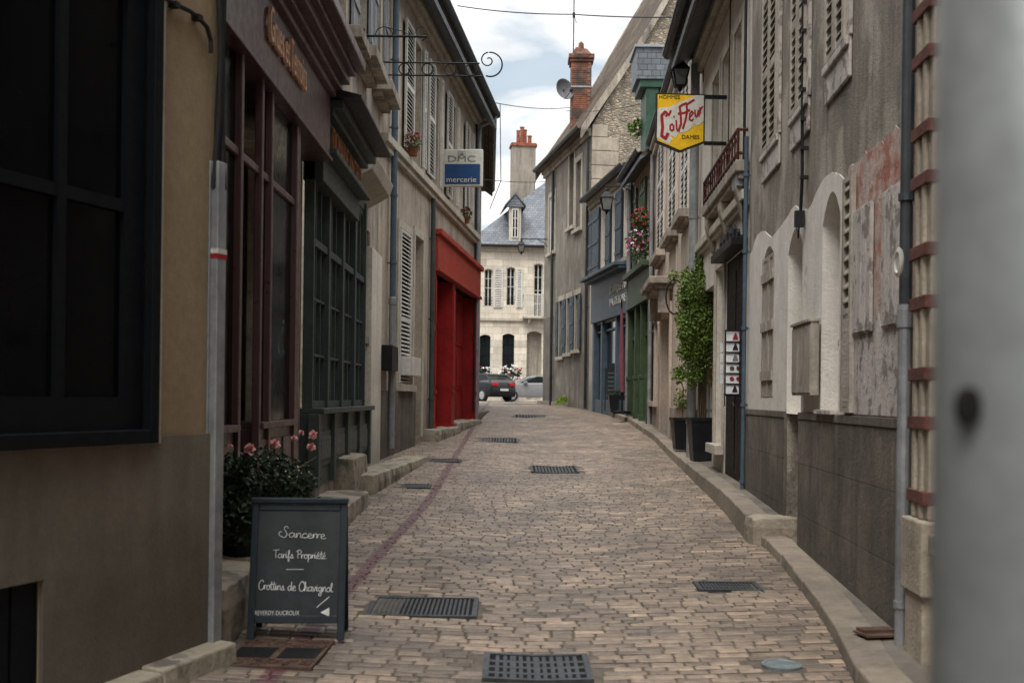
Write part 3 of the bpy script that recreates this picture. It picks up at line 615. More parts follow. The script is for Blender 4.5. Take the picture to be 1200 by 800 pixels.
for (x0, x1, z0, z1) in ((oW[0] - f, oW[0], oW[2] - f, oW[3] + f), (oW[1], oW[1] + f, oW[2] - f, oW[3] + f), (oW[0], oW[1], oW[2] - f, oW[2]), (oW[0], oW[1], oW[3], oW[3] + f)): b.box(x0, x1, .023, .075, z0, z1)
b.build('window_casing', 'black_paint', A.root, bev=.006)
b = MB(); b.box(oW[0] - .15, oW[0] - .072, .002, .03, zp, oW[3] + .2); b.box(oW[0] - .15, oW[1] + .15, .024, .032, zp - .0, oW[2] - f - .004); b.build('window_reveal', 'pale_stone', A.root)
b = MB(); rr = random.Random(4); x = -.02
while x < 6:
    l = rr.uniform(.6, 1.1); b.hexa([(x + .005, .0, -.3), (x + l - .005, .0, -.3), (x + l - .005, .19, -.3), (x + .005, .19, -.3)], [(x + .005, .0, .13 - x * .03), (x + l - .005, .0, .12 - x * .03), (x + l - .005, .15, .11 - x * .03), (x + .005, .15, .12 - x * .03)]); x += l
b.build('kerb_course', 'ledge_stone', A.root, bev=.012)
roof(A, HA, 6, 2.5)
# metal cable guard with red band on the corner, and the cables that drop into it
zt = A.q(250, 190)[1]; sx = A.S(248)
cg = thing('cable_guard', 'tall galvanised cable channel with a red band on the cream corner', 'cable guard', (*A.P(sx, 0, 0),), A.root.rotation_euler.z)
b = MB(); b.box(-.045, .045, .0, .055, .12, zt); b.box(-.06, -.045, .0, .012, .12, zt); b.box(.045, .06, 0, .012, .12, zt)
b.build('channel', 'zinc', cg, bev=.006)
zr = A.q(247, 300)[1]; b = MB(); b.box(-.047, .047, .003, .058, zr - .015, zr + .012); b.build('red_band', 'sign_red', cg); b = MB(); b.box(-.047, .047, .003, .058, zr + .013, zr + .04); b.build('white_band', 'white_paint', cg)
b = MB(); rr = random.Random(1)
for k in range(3):
    pts = []
    for j in range(14): z = lerp(zt - .15, HA - .6, j / 13); pts.append((-.03 + .028 * k + .018 * math.sin(j * 1.7 + k), .03 + .012 * math.cos(j * 1.3 + k * 2), z))
    b.tube(pts, .017, 6)
b.build('cables', 'cable', cg)
wc = thing('wall_cable', 'black cable sagging across the top of the cream corner wall', 'cable', (*A.P(0, 0, 0),), A.root.rotation_euler.z)
b = MB(); pts = []
for (px, py) in ((247, 62), (247, 48), (243, 33), (232, 20), (222, 13), (205, 5), (190, -4), (120, -40)): s_, z_ = A.q(px, py, .03); pts.append((s_, .03, z_))
b.tube(pts, .013, 6)
for p in (pts[3], pts[5]): b.box(p[0] - .02, p[0] + .02, 0, .05, p[2] - .02, p[2] + .01)
b.build('cable_run', 'cable', wc)

# maroon shop
XL = -2.25
B = Fac((XL, 13.05), (XL, 6.6), g(13), 'maroon_shop_house', 'stone house with dark maroon wine shopfront and projecting sign board', 'house')
HB = 9.2
q = lambda F, x, y, o=0.: F.q(x, y, o)
zs0 = q(B, 376, 172, .3)[1]; zs1 = q(B, 372, 88, .3)[1]; zb1 = zs0 - .02
sA, sB = B.S(345) , B.L
zpan = q(B, 270, 494)[1]; dps = sorted((B.S(283), B.S(303)))
wall(B, HB, [(.28, B.L - .1, .1, zb1, 0, .5), (1.2, 2.2, zs1 + 1.1, zs1 + 3.0), (4.2, 5.2, zs1 + 1.1, zs1 + 3.0)], 7, 'old_stone')
window(B, (1.2, 2.2, zs1 + 1.1, zs1 + 3.0), 2, 4); window(B, (4.2, 5.2, zs1 + 1.1, zs1 + 3.0), 2, 4)
for s_ in (1.2, 4.2): sill(B, s_ - .1, s_ + 1.1, zs1 + 1.1)
OB = .24
posts = [B.S(v_, OB + .03) for v_ in (346, 316.5, 305, 281, 254)]
b = MB()
for x in posts: b.box(x - .04, x + .04, OB - .03, OB + .03, .1, zb1)
b.box(posts[0] - .2, posts[0] - .04, .01, OB + .02, .1, zb1)
b.box(posts[0], B.L - .1, OB - .025, OB + .01, zb1 - .75, zb1 - .69)
b.build('post_frame', 'maroon', B.root, bev=.008)
for (x0, x1) in ((posts[0] + .04, posts[2] - .04), (posts[3] + .04, B.L - .1)):
    b = MB(); b.box(x0, x1, .01, OB, .1, zpan - .05); b.box(x0 - .0, x1 + .0, .0, OB + .05, zpan - .05, zpan)
    n = 3
    for k in range(n): xa, xb = lerp(x0, x1, k / n) + .06, lerp(x0, x1, (k + 1) / n) - .06; b.box(xa, xb, OB, OB + .015, .25, zpan - .14)
    b.build('base_panel', 'maroon', B.root, bev=.01)
    b = MB(); b.face([(x0, OB - .02, zpan), (x0, OB - .02, zb1), (x1, OB - .02, zb1), (x1, OB - .02, zpan)]); b.build('pane', 'shop_glass', B.root)
b = MB(); b.box(posts[2], posts[3], -.42, -.38, .1, zb1 - .1); b.box(posts[2] + .1, posts[3] - .1, -.38, -.36, .2, 1.0); b.build('door', 'deep_maroon', B.root)
b = MB(); b.box(.01, B.L, .0, .3, zs0, zs1); b.box(.0, B.L, .0, .33, zs0 - .03, zs0); b.build('sign_board', 'maroon', B.root, bev=.006)
for i, (d0, h0, h1) in enumerate(((.36, 0, .07), (.42, .07, .13), (.5, .13, .22), (.56, .22, .27), (.66, .27, .38))):
    if i == 0: cb = MB()
    cb.box(-.0 - i * .01, B.L, .0, d0, zs1 + h0, zs1 + h1)
cb.build('cornice', 'maroon', B.root, bev=.012)
sL = B.S(308, .31); sR = B.S(351.5, .31); zt_ = q(B, 350, 99, .31)[1]
put_text('Grues et Terroirs', 'lettering', 'copper', B.root, (sL, .325, zt_), sL - sR, .27, .014)
roof(B, HB, 7, 2.8, ov=.4)
# grey green shop
Cc = Fac((XL, 20.45), (XL, 13.08), g(16), 'stone_shop_house', 'stained stone house over a dark green-grey shopfront with arched panes', 'house')
HC = 9.6
z0w = Cc.q(415, 475)[1]; z1w = Cc.q(412, 230)[1]; sN = Cc.L - .05; sF = Cc.S(417)
ow = (sF, sN, z0w - .0, z1w, 0, .25); oD = Cc.Rc(420, 431, 262, 392, 424)
ups = [Cc.Rc(*v) for v in ((433, 441, -90, 85, 436), (410, 421, -150, 60, 414))]
ups = [(Cc.S(424), Cc.S(411), Cc.q(418, 60)[1], 9.2), (Cc.S(442), Cc.S(433), Cc.q(436, 92)[1], 8.6), (Cc.S(400), Cc.S(391), Cc.q(395, 30)[1], 9.3)]
wall(Cc, HC, [ow, oD] + ups, 7, 'old_stone')
for u in ups: window(Cc, u, 2, 4, 'grey_paint', .14); sill(Cc, u[0] - .15, u[1] + .15, u[2], 'old_stone', .32, .16)
for u in ups[:2]:
    shutter(Cc, u[1] + .02, u[1] + .02 + (u[1] - u[0]) * .5, u[2] + .03, u[3], 'grey_paint', .03, .035, louv=False); shutter(Cc, u[0] - (u[1] - u[0]) * .5 - .02, u[0] - .02, u[2] + .03, u[3], 'grey_paint', .03, .035, louv=False)
window(Cc, oD, 1, 3, 'black_paint', .2); sill(Cc, oD[0] - .05, oD[1] + .05, oD[2], 'old_stone', .06)
nb = 4; bw = (sN - sF) / nb
for k in range(nb):
    xa, xb = sF + bw * k, sF + bw * (k + 1); b = MB(); y0, y1 = .02, .10
    b.box(xa, xa + .07, y0, y1 + .03, z0w, z1w); b.box(xb - .07, xb, y0, y1 + .03, z0w, z1w); b.box(xa + .07, xb - .07, y0, y1, z0w, z0w + .08); b.box(xa + .07, xb - .07, y0, y1, z1w - .1, z1w)
    zm_ = lerp(z0w, z1w, .62); b.box(xa + .07, xb - .07, y0, y1 + .01, zm_ - .04, zm_ + .04)
    for j in (1, 2): x = lerp(xa + .07, xb - .07, j / 3); b.box(x - .015, x + .015, y0 + .02, y1 - .01, z0w + .08, z1w - .1)
    for fz in (.2, .41): b.box(xa + .07, xb - .07, y0 + .02, y1 - .012, lerp(z0w, z1w, fz) - .015, lerp(z0w, z1w, fz) + .015)
    for j in range(3):                     # arched heads of the upper panes
        x0_, x1_ = lerp(xa + .07, xb - .07, j / 3), lerp(xa + .07, xb - .07, (j + 1) / 3); r_ = (x1_ - x0_) / 2; zc = z1w - .1 - r_ - .02
        for i in range(8):
            a0, a1 = math.pi * i / 8, math.pi * (i + 1) / 8; p = [(x0_ + r_ - r_ * .82 * math.cos(a0), zc + r_ * .82 * math.sin(a0)), (x0_ + r_ - r_ * .82 * math.cos(a1), zc + r_ * .82 * math.sin(a1))]
            b.prism([p[0], p[1], (x0_ + r_ - r_ * math.cos(a1) * (1 if i in () else 1), z1w - .09), (x0_ + r_ - r_ * math.cos(a0), z1w - .09)], y0 + .03, y1 - .015)
    wo = b.build('window', 'green_grey', Cc.root, bev=.004); p_ = MB(); p_.face([(xa, .035, z0w), (xa, .035, z1w), (xb, .035, z1w), (xb, .035, z0w)]); p_.build('pane', 'shop_glass', wo)
b = MB(); zl = Cc.q(400, 552, .2)[1]
b.box(sF - .1, sN, .002, .16, .25, z0w - .06); b.box(sF - .16, sN, .002, .26, z0w - .06, z0w)
for k in range(nb * 1 + 1):
    x = sF + bw * k; b.box(x - .09, x + .09, .1, .22, .25, z0w - .06)
for k in range(nb):
    xa, xb = sF + bw * k + .16, sF + bw * (k + 1) - .16; b.box(xa, xb, .16, .185, .45, z0w - .25); b.box(xa + .07, xb - .07, .185, .2, .52, z0w - .32)
b.build('base_panel', 'green_grey', Cc.root, bev=.01)
b = MB(); b.box(sF - .1, sN, .002, .14, -.1, .25); b.build('stone_base', 'old_stone', Cc.root)
zg0 = Cc.q(421, 227, .28)[1]; zg1 = Cc.q(425, 182, .3)[1]; sG = Cc.S(424, .28)
b = MB(); b.box(sG, sN, .002, .22, zg0 - .28, zg0); b.box(sG - .04, sN, .002, .36, zg0, zg0 + .06); b.box(sG, sN, .002, .24, zg0 + .06, zg1 - .1); b.box(sG - .04, sN, .002, .32, zg1 - .1, zg1 - .03); b.box(sG - .07, sN, .002, .42, zg1 - .03, zg1 + .06)
b.build('sign_board', 'green_grey', Cc.root, bev=.01)
b = MB(); b.hexa([(sG - .12, .004, zg1 + .07), (sN + .05, .004, zg1 + .07), (sN + .05, .62, zg1 + .07), (sG - .12, .62, zg1 + .07)], [(sG - .12, .004, zg1 + .25), (sN + .05, .004, zg1 + .25), (sN + .05, .62, zg1 + .1), (sG - .12, .62, zg1 + .1)]); b.build('canopy', 'gutter_metal', Cc.root)
put_text('DOMAINE VINCENT', 'lettering', 'gilt', Cc.root, (sN - .35, .26, zg0 + .1), sN - sG - .6, zg1 - zg0 - .26, .012)
# pilaster, console and downpipe
b = MB(); sp0, sp1 = sorted((Cc.S(427), Cc.S(439))); ztp = Cc.q(432, 292)[1]; b.box(sp0, sp1, .002, .1, -.3, ztp); b.build('pilaster', 'white_plaster', Cc.root, bev=.01)
s0_, s1_ = sorted((Cc.S(431, .3), Cc.S(452, .3))); zc0, zc1 = Cc.q(445, 222, .3)[1], Cc.q(440, 190, .3)[1]
b = MB(); b.prism([(0, zc0 - .1), (.32, zc0 + .08), (.38, zc1 - .02), (.3, zc1), (0, zc1)], 0, s1_ - s0_)
b.build('stone_console', 'pale_stone', Cc.root, xf=Matrix.Translation((s1_, .002, 0)) @ Matrix(((0, -1, 0, 0), (1, 0, 0, 0), (0, 0, 1, 0), (0, 0, 0, 1))), bev=.015)
b = MB(); s0_, s1_ = sorted((Cc.S(439), Cc.S(447))); zb0, zb1_ = Cc.q(443, 434)[1], Cc.q(443, 405)[1]; b.box(s0_, s1_, .1, .28, zb0, zb1_); b.build('letter_box', 'iron', Cc.root, bev=.01)

# long house with the red shop
E = Fac((-1.05, 33.5), (-2.25, 20.48), g(27), 'long_house', 'long stained beige house with white louvred shutters above the red shopfront', 'house')
HE = E.q(555, 128)[1]; zc = E.q(557, 283)[1]
def ER(xa, xb, yt, yb, xr=None, off=0): return E.Rc(xa, xb, yt, yb, xr, off)
hz0 = E.q(470, 176)[1] + .05; hz1 = E.q(470, 20)[1]
ew = [(E.S(488 - 0), E.S(477.5)), (E.S(509), E.S(502.5)), (E.S(529), E.S(523.5)), (E.S(547.5), E.S(544))]
ew = [(a, c, hz0, hz1) for a, c in ew]
oS = ER(465, 479, 268, 450, 470); oDr = ER(483.5, 493, 277, 512, 488)
zr1 = E.q(503, 266)[1]; zrb = E.q(503, 312)[1]; zr0 = E.q(503, 506)[1]
oR = (E.S(555), E.S(503), zr0, zr1 - .05, 0, .5)
wall(E, HE, ew + [oS, oDr, oR], 8, 'beige_plaster', apex=3.2, reveal=.2)
for i, o in enumerate(ew):
    window(E, o, 2, 4, 'white_paint', .14); surround(E, o, .12, .025, 'pale_stone', sill=False); wd = o[1] - o[0]; lw = min(.55, wd * .55)
    shutter(E, o[1] + .06, o[1] + .06 + lw + .35, o[2] + .02, o[3] + .04, 'white_paint', .05, .04); shutter(E, o[0] - .06 - lw * .55, o[0] - .06, o[2] + .02, o[3] + .04, 'white_paint', .05, .04, louv=True)
b = MB(); b.box(0, E.L, .003, .16, zc - .0, zc + .14); b.box(0, E.L, .003, .1, zc - .1, zc); b.build('string_course', 'pale_stone', E.root, bev=.01)
eave(E, HE, 0, E.L, .5, soff='soffit_wood'); roof(E, HE, 8, 3.2, 'slate', ov=.55)
window(E, oS, 2, 4, 'white_paint', .12); surround(E, oS, .14, .03, 'pale_stone')
sw = (oS[1] - oS[0]); shutter(E, oS[0] + .12, oS[1] - .02, oS[2] + .02, oS[3] - .02, 'white_paint', .0, .05, split=(.42,))
surround(E, oDr, .16, .03, 'pale_stone', sill=False); b = MB(); b.box(oDr[0], oDr[1], -.2, -.15, oDr[2], oDr[3]); b.box(oDr[0] + .15, oDr[1] - .15, -.15, -.13, oDr[2] + .2, oDr[2] + 1.0); b.build('door', 'old_wood', E.root)
b = MB(); s0_, s1_ = sorted((E.S(476, .15), E.S(490, .15))); b.box(s0_, s1_, .04, .2, E.q(480, 440, .15)[1], E.q(480, 418, .15)[1]); b.build('meter_box', 'white_paint', E.root, bev=.01)
pl = MB(); zpl = E.q(470, 452)[1]; pl.box(oS[0] - .5, E.L, .002, .05, -.4, zpl - .1); pl.build('plinth', 'plinth_cement', E.root)
# red shopfront
r0, r1 = oR[0], oR[1]; b = MB(); b.box(r0, r1, .01, .16, zrb, zr1 - .12); b.box(r0 - .05, r1 + .05, .01, .24, zr1 - .12, zr1); b.box(r0, r1, .01, .2, zrb - .07, zrb); b.build('shop_fascia', 'red_fascia', E.root, bev=.012)
cm = (E.S(522) + E.S(529.5)) / 2; b = MB()
for (xa, xb) in ((r0, r0 + .35), (cm - .22, cm + .22), (r1 - .22, r1)):
    b = MB(); b.box(xa, xb, -.3, .1, zr0, zrb - .07); b.box(xa - .03, xb + .03, -.3, .14, zr0, zr0 + .12); b.box(xa + .05, xb - .05, .1, .115, lerp(zr0, zrb, .28), lerp(zr0, zrb, .62)); b.box(xa + .05, xb - .05, .1, .115, lerp(zr0, zrb, .66), lerp(zr0, zrb, .93)); b.box(xa - .02, xb + .02, .1, .13, lerp(zr0, zrb, .235), lerp(zr0, zrb, .255)); b.build('shop_pilaster', 'red_paint', E.root, bev=.008)
for (xa, xb) in ((r0 + .35, cm - .22), (cm + .22, r1 - .22)):
    b = MB(); y_ = -.28; b.box(xa, xb, y_ - .05, y_, zr0, zrb)
    for k in range(3):
        pa, pb = lerp(xa, xb, k / 3) + .05, lerp(xa, xb, (k + 1) / 3) - .05
        for fa, fb in ((.03, .22), (.27, .56), (.6, .94)): b.box(pa, pb, y_, y_ + .02, lerp(zr0, zrb, fa), lerp(zr0, zrb, fb)); b.box(pa + .08, pb - .08, y_ + .02, y_ + .035, lerp(zr0, zrb, fa) + .1, lerp(zr0, zrb, fb) - .1)
    b.build('shop_panel', 'red_paint', E.root, bev=.006)
downpipe(E, .2, 0, HE - .5, .06, .1, 'zinc', 5, topbend=.55); b = MB(); b.tube([(.42, .06, HE - .3), (.36, .06, HE - 1.2), (.38, .06, 5), (.36, .06, .5)], .03, 6); b.build('wall_cable', 'cable', E.root)
downpipe(E, r1 + .25, 0, zc - .1, .05, .08, 'green_grey', 3)
downpipe(E, E.S(452), 0, HE - .1, .055, .1, 'slate_blue', 5, foot=2.6, footm='zinc')
# building behind it with brown eave
Fh = Fac((-1.25, 47), (-1.02, 34.4), g(38), 'gabled_neighbour', 'house with a dark overhanging eave just beyond the long shuttered house', 'house')
HF = Fh.q(563, 196)[1] + .25; wall(Fh, HF, [(3, 4, 3.4, 5.2), (6, 7, 3.4, 5.2)], 7, 'beige_plaster', apex=2.5)
for a_ in (3, 6): window(Fh, (a_, a_ + 1, 3.4, 5.2), 2, 3)
eave(Fh, HF, 0, Fh.L, .35, corn=None); roof(Fh, HF, 7, 2.5, 'brown_tile', ov=.42)
# iron brackets and hanging sign on the left
def scroll(b, c, r0, r1, a0, a1, tr=.012, pl='xz', n=26):
    pts = []
    for k in range(n + 1):
        t = k / n; a = lerp(a0, a1, t); r_ = lerp(r0, r1, t); pts.append((c[0] + r_ * math.cos(a), c[1], c[2] + r_ * math.sin(a)))
    b.tube(pts, tr, 6)
Yb = 20.0; pa, pb = W(442, 73, Yb), W(562, 76, Yb); root = thing('sign_bracket', 'long empty wrought iron sign bracket with rings and a big end scroll', 'bracket', (-2.25, Yb, pa.z), 0)
b = MB(); L_ = pb.x + 2.25; z2 = -(W(442, 88, Yb).z - W(442, 73, Yb).z); b.tube([(0, 0, 0), (L_, 0, 0)], .013, 6); b.tube([(0, 0, -z2), (L_ + .05, 0, -z2)], .013, 6); b.box(-.01, .02, -.03, .03, -z2 - .08, .08); b.build('arm', 'iron', root)
for px in (474, 501, 528, 552): b = MB(); x = W(px, 80, Yb).x + 2.25; b.tube([(x + .09 * math.cos(t), 0, -z2 / 2 + .09 * math.sin(t)) for t in [2 * math.pi * k / 18 for k in range(19)]], .01, 6); b.build('ring', 'iron', root)
b = MB(); scroll(b, (L_ + .17, 0, -.02), .19, .2, R(-110), R(95), .013); scroll(b, (L_ + .14, 0, .05), .13, .03, R(90), R(480), .011)
b.build('scrollwork', 'iron', root)
Yb = 18.2; pa, pb = W(403, 42, Yb), W(500, 44, Yb); root = thing('sign_bracket', 'shorter straight iron bracket with thin curls nearer the camera', 'bracket', (-2.25, Yb, pa.z), 0)
b = MB(); L_ = pb.x + 2.25; b.tube([(0, 0, 0), (L_, 0, 0)], .018, 6); b.box(-.01, .02, -.03, .03, -.1, .1); b.build('arm', 'iron', root)
b = MB(); scroll(b, (L_ * .32, 0, .01), .13, .12, R(0), R(180), .007); scroll(b, (L_ * .9, 0, .06), .12, .04, R(-80), R(300), .008); b.tube([(L_ * .32, 0, .14), (L_ * .6, 0, .08), (L_ * .78, 0, 0)], .007, 6); b.build('scrollwork', 'iron', root)
# DMC sign
Ys = 27.3; c0, c1 = W(519, 197, Ys), W(566, 197, Ys); zt_, zb_ = W(543, 175, Ys).z, W(543, 219, Ys).z; ww = c1.x - c0.x; hh = zt_ - zb_
root = thing('hanging_sign', 'square white and blue haberdashery sign hung from the shuttered house', 'sign', (c0.x, Ys, zb_), R(-4))
b = MB(); b.box(0, ww, 0, .12, 0, hh); b.build('sign_box', 'sign_white', root, bev=.03)
b = MB(); b.box(.045, ww - .06, -.006, 0.0, .05, hh * .6); b.build('blue_panel', 'sign_blue', root)
put_text('DMC', 'lettering', 'sign_grey', root, (ww * .13, -.004, hh * .66), ww * .68, hh * .16, .004, xdir=(1, 0, 0)); put_text('mercerie', 'lettering', 'sign_white', root, (ww * .1, -.009, hh * .12), ww * .74, hh * .13, .004, xdir=(1, 0, 0))
b = MB(); cxh, czh = ww * .47, hh * .89
for sg in (-1, 1): scroll(b, (cxh + sg * .045, -.002, czh), .04, .035, 0, R(360), .005); b.tube([(cxh - sg * .08, -.002, czh - .09), (cxh + sg * .05, -.002, czh + .0)], .006, 4)
b.build('emblem', 'sign_grey', root)
b = MB(); wx_ = -1.7 - c0.x
for z in (.12, hh - .12): b.tube([(wx_, .4, z), (0, .06, z)], .014, 6)
b.build('mounting_arm', 'iron', root)
# flowers on the ledge
def flowerpot(name, label, cat, F, px, py, off, n, rad, cols, pot=.1, lm='leaf', size=.05, fs=.045, drop=0):
    s_, z_ = F.q(px, py, off); root = thing(name, label, cat, (*F.P(s_, off, z_),), F.root.rotation_euler.z); b = MB()
    b.lathe((0, 0, 0), [(pot * .75, 0), (pot, pot * 1.3), (pot * 1.1, pot * 1.3), (pot * 1.1, pot * 1.5)], 12); b.build('pot', 'terracotta', root)
    b = MB(); leaves(b, (0, 0, pot * 1.6 + rad[2] * .5 - drop), rad, n, size); b.build('foliage', lm, root)
    b = MB(); k = len(cols)
    for i in range(int(n / 9)):
        a = random.uniform(0, 6.28); e = random.uniform(-.6, 1.2); flower(b, (rad[0] * math.cos(a) * math.cos(e) * 1.02, rad[1] * math.sin(a) * math.cos(e) * 1.02, pot * 1.6 + rad[2] * .5 - drop + rad[2] * math.sin(e)), fs, i % k)
    b.build('blossoms', cols, root); return root
flowerpot('flower_pot', 'pot of red flowers on the sill of the nearest white-shuttered window', 'flower pot', E, 484, 183, .2, 220, (.26, .16, .17), ['petal_red', 'rose_pink'], .1)
flowerpot('flower_pot', 'green pot plant low on the ledge beside the farthest white shutters', 'flower pot', E, 546, 262, .18, 180, (.34, .14, .16), ['petal_red'], .09)
# ================================================================ RIGHT SIDE
G = Fac((2.315, 7.0), (2.785, 14.6), g(10), 'rough_grey_house', 'rough grey rendered house with peeling white and reddish plaster and arched openings', 'house')
HG = 9.6
def GRc(xa, xb, yt, yb, xr=None): return G.Rc(xa, xb, yt, yb, xr)
gu = [GRc(893, 910, 20, 187, 893), GRc(927, 944, -60, 144, 927), GRc(968, 991, -160, 84, 968)]
gu = [(a, c, z0, z0 + (gu[0][3] - gu[0][2])) for a, c, z0, z1 in gu]
zpl = G.q(960, 484)[1]
w1 = GRc(893, 907, 290, 466, 900); w2 = GRc(923, 940, 270, 560, 930); w3 = GRc(963, 984, 228, 486, 972)
w1 = (*w1, .16); w2 = (w2[0], w2[1], -.2, w2[3], .2, .28); w3 = (w3[0], w3[1], zpl - .0, w3[3], .22, .2)
wall(G, HG, gu + [(*w1[:4], .16, .2), (*w2[:5], .28), (*w3[:5], .2)], 8, 'grey_cast', apex=3)
roof(G, HG, 8, 3.0, 'brown_tile'); eave(G, HG, 0, G.L, .4)
for o in gu:
    ww = (o[1] - o[0]) / 2; b = MB(); b.face([(o[0], -.02, o[2]), (o[1], -.02, o[2]), (o[1], -.02, o[3]), (o[0], -.02, o[3])][::-1]); b.build('window', 'glass', G.root)
    shutter(G, o[0], o[0] + ww - .006, o[2], o[3], 'old_wood', .0, .05, sp=.085, fw=.075); shutter(G, o[0] + ww + .006, o[1], o[2], o[3], 'old_wood', .0, .05, sp=.085, fw=.075); surround(G, o, .12, .03, 'old_wood' if 0 else 'peeling_wash', sill=False)
    b = MB(); b.box(o[0] - .1, o[1] + .1, .002, .026, o[2] - .3, o[2] - .002); b.box(o[0] - .1, o[1] + .1, .027, .05, o[2] - .07, o[2] - .004); b.build('window_sill', 'peeling_wash', G.root, bev=.01)
# thin coats of plaster left on the wall
def ztop(px, py): return G.q(px, py)
tops = [G.q(x, y) for x, y in ((878, 298), (882, 296), (886, 280), (892, 271), (899, 272), (905, 279), (914, 268), (922, 257), (932, 240), (940, 246), (950, 245), (958, 226), (965, 211), (975, 202), (985, 204), (992, 212))]
tops = sorted(tops); rr = random.Random(9); sP = G.S(992); sEnd = G.L
from mathutils import noise as mn
def rag(x, k=1.): return k * (.05 * mn.noise(Vector((x * 5, 0, 0))) + .04 * mn.noise(Vector((x * 15, 3, 0))) + .02 * mn.noise(Vector((x * 45, 7, 0))))
def wavy(x): return sum(interp(tops, x + d_ * .05) for d_ in (-2, -1, 0, 1, 2)) / 5 + rag(x, .16)
b = wall(G, 0, [(w1[0] + .004, w1[1] - .004, w1[2] + .004, w1[3] - .004, .16), (w2[0] + .004, w2[1] - .004, zpl - .02, w2[3] - .004, .2), (w3[0] + .004, w3[1] - .004, w3[2], w3[3] - .004, .22)], m_='white_wash', s0=sP, s1=sEnd, zb=zpl, top=wavy, box=False, y=.01, reveal=.22, thick=.008, name='white_plaster')
pt = sorted([G.q(992, 200), G.q(1010, 186), G.q(1030, 169), G.q(1058, 147)]); s1p = G.S(1060)
wall(G, 0, [], m_='pink_wash', s0=.16, s1=sP, zb=zpl, top=lambda x: interp(pt, x) + rag(x, 1.2), box=False, y=.008, thick=.006, name='reddish_plaster')
b = MB(); s0_, s1_ = sorted((G.S(1058), G.S(994))); 
low = lambda x: G.q(1030, 372)[1] + rag(x, 3)
wall(G, 0, [], m_='peeling_wash', s0=.17, s1=sP - .01, zb=zpl + .01, top=low, box=False, y=.012, thick=.003, name='peeling_coat')
for (xa, xb, ya, yb, yc, yd) in ((1003, 1024, 250, 393, 240, 389), (1037, 1056, 228, 385, 218, 380)):
    s1_, s0_ = G.S(xa), G.S(xb); z1_, z0_ = G.q(xa, ya)[1], G.q(xa, yb)[1]; b = MB(); b.box(s0_, s1_, .013, .03, z0_, z1_); n = 4
    for k in range(n): b.box(lerp(s0_, s1_, k / n) + .004, lerp(s0_, s1_, (k + 1) / n) - .004, .03, .036, z0_ + .01, z1_ - .01)
    b.build('blind_shutter', 'peeling_wash', G.root, bev=.004)
# plinth with scored courses
b = MB(); 
for (a_, c_) in ((.02, w2[0]), (w2[1], G.L)):
    z = -.5
    for zt2 in (.42, .86, zpl - .06):
        b.box(a_, c_, .002, .03, z, zt2 - .004); b.box(a_, c_, .002, .026, zt2 - .004, zt2); z = zt2
    b.box(a_, c_, .002, .038, zpl - .06, zpl - .002)
b.build('plinth', 'plinth_cement', G.root, bev=.006)
# closed board shutters in the first arch
for (a_, c_) in ((w1[0] + .005, (w1[0] + w1[1]) / 2 - .004), ((w1[0] + w1[1]) / 2 + .004, w1[1] - .005)): shutter(G, a_, c_, w1[2] + .01, w1[3] - .1, 'old_wood', -.03, .045, louv=False)
b = MB(); b.box(w1[0], w1[1], -.18, -.1, w1[2], w1[3]); b.build('blocked_window', 'old_wood', G.root)
# blocked second and third arches
b = MB(); b.box(w2[0], w2[1], -.4, -.27, -.4, w2[3] + .02); b.build('infill', 'peeling_wash', G.root); b = MB(); b.box(w2[0], w2[1], -.27, -.2, -.4, zpl * .45); b.build('door_step', 'plinth_cement', G.root, bev=.01)
s0_, s1_, z0_, z1_ = G.Rc(928, 949, 380, 463, 940, .1); s0_ -= .03; b = MB(); b.box(s0_ + .03, s1_, .03, .1, z0_, z1_); b.box(s0_ + .02, s1_ + .01, .028, .12, z1_, z1_ + .025)
n = 3
for k in range(n): b.box(lerp(s0_ + .03, s1_, k / n) + .005, lerp(s0_ + .03, s1_, (k + 1) / n) - .005, .1, .107, z0_ + .02, z1_ - .02)
b.build('meter_box', 'old_wood', G.root, bev=.005)
b = MB(); b.box(w3[0], w3[1], -.35, -.2, w3[2], w3[3] + .02); zq = lerp(w3[2], w3[3], .32); b.box(w3[0], w3[1], -.2, -.17, w3[2], zq); b.box(w3[0], w3[1], -.2, -.12, zq + .0, zq + .05) ; b.build('infill', 'peeling_wash', G.root, bev=.01)
b = MB(); b.box(w3[0], w3[1], -.2, .07, w3[2] - .0, w3[2] + .03); b.build('window_sill', 'peeling_wash', G.root)
sa, sb = sorted((G.S(984, .05), G.S(994.5, .05))); shutter(G, sa, sb, w3[2] + .02, w3[3] - .02, 'old_wood', .014, .035, split=(.42,), sp=.1, fw=.06); b = MB(); b.box(sa + .05, sb - .05, .02, .046, w3[2] + .06, lerp(w3[2], w3[3], .42)); b.build('shutter_panel', 'old_wood', G.root)
b = MB(); pts = [G.q(x, y) for x, y in ((948, -60), (948, 60), (947, 150), (947, 210), (945, 250))]; b.tube([(p[0], .05, p[1]) for p in pts], .016, 6)
for k in range(9): p = pts[3]; z = lerp(pts[0][1], pts[3][1], k / 8); b.box(p[0] - .02, p[0] + .02, 0, .07, z, z + .03)
p = pts[-1]; b.box(p[0] - .035, p[0] + .035, .02, .1, p[1] - .12, p[1] + .02); b.tube([(p[0], .06, p[1] - .1), (p[0] + .1, .05, p[1] - .2), (p[0] + .3, .04, p[1] - .02)], .008, 5); b.build('wall_cable', 'cable', G.root)
downpipe(G, .06, 0.0, HG - .3, .036, .08, 'dark_zinc', 6, foot=G.q(1060, 362)[1], footm='zinc')
downpipe(G, G.L - .05, 0, G.q(878, 165)[1], .025, .06, 'slate_blue', 5)
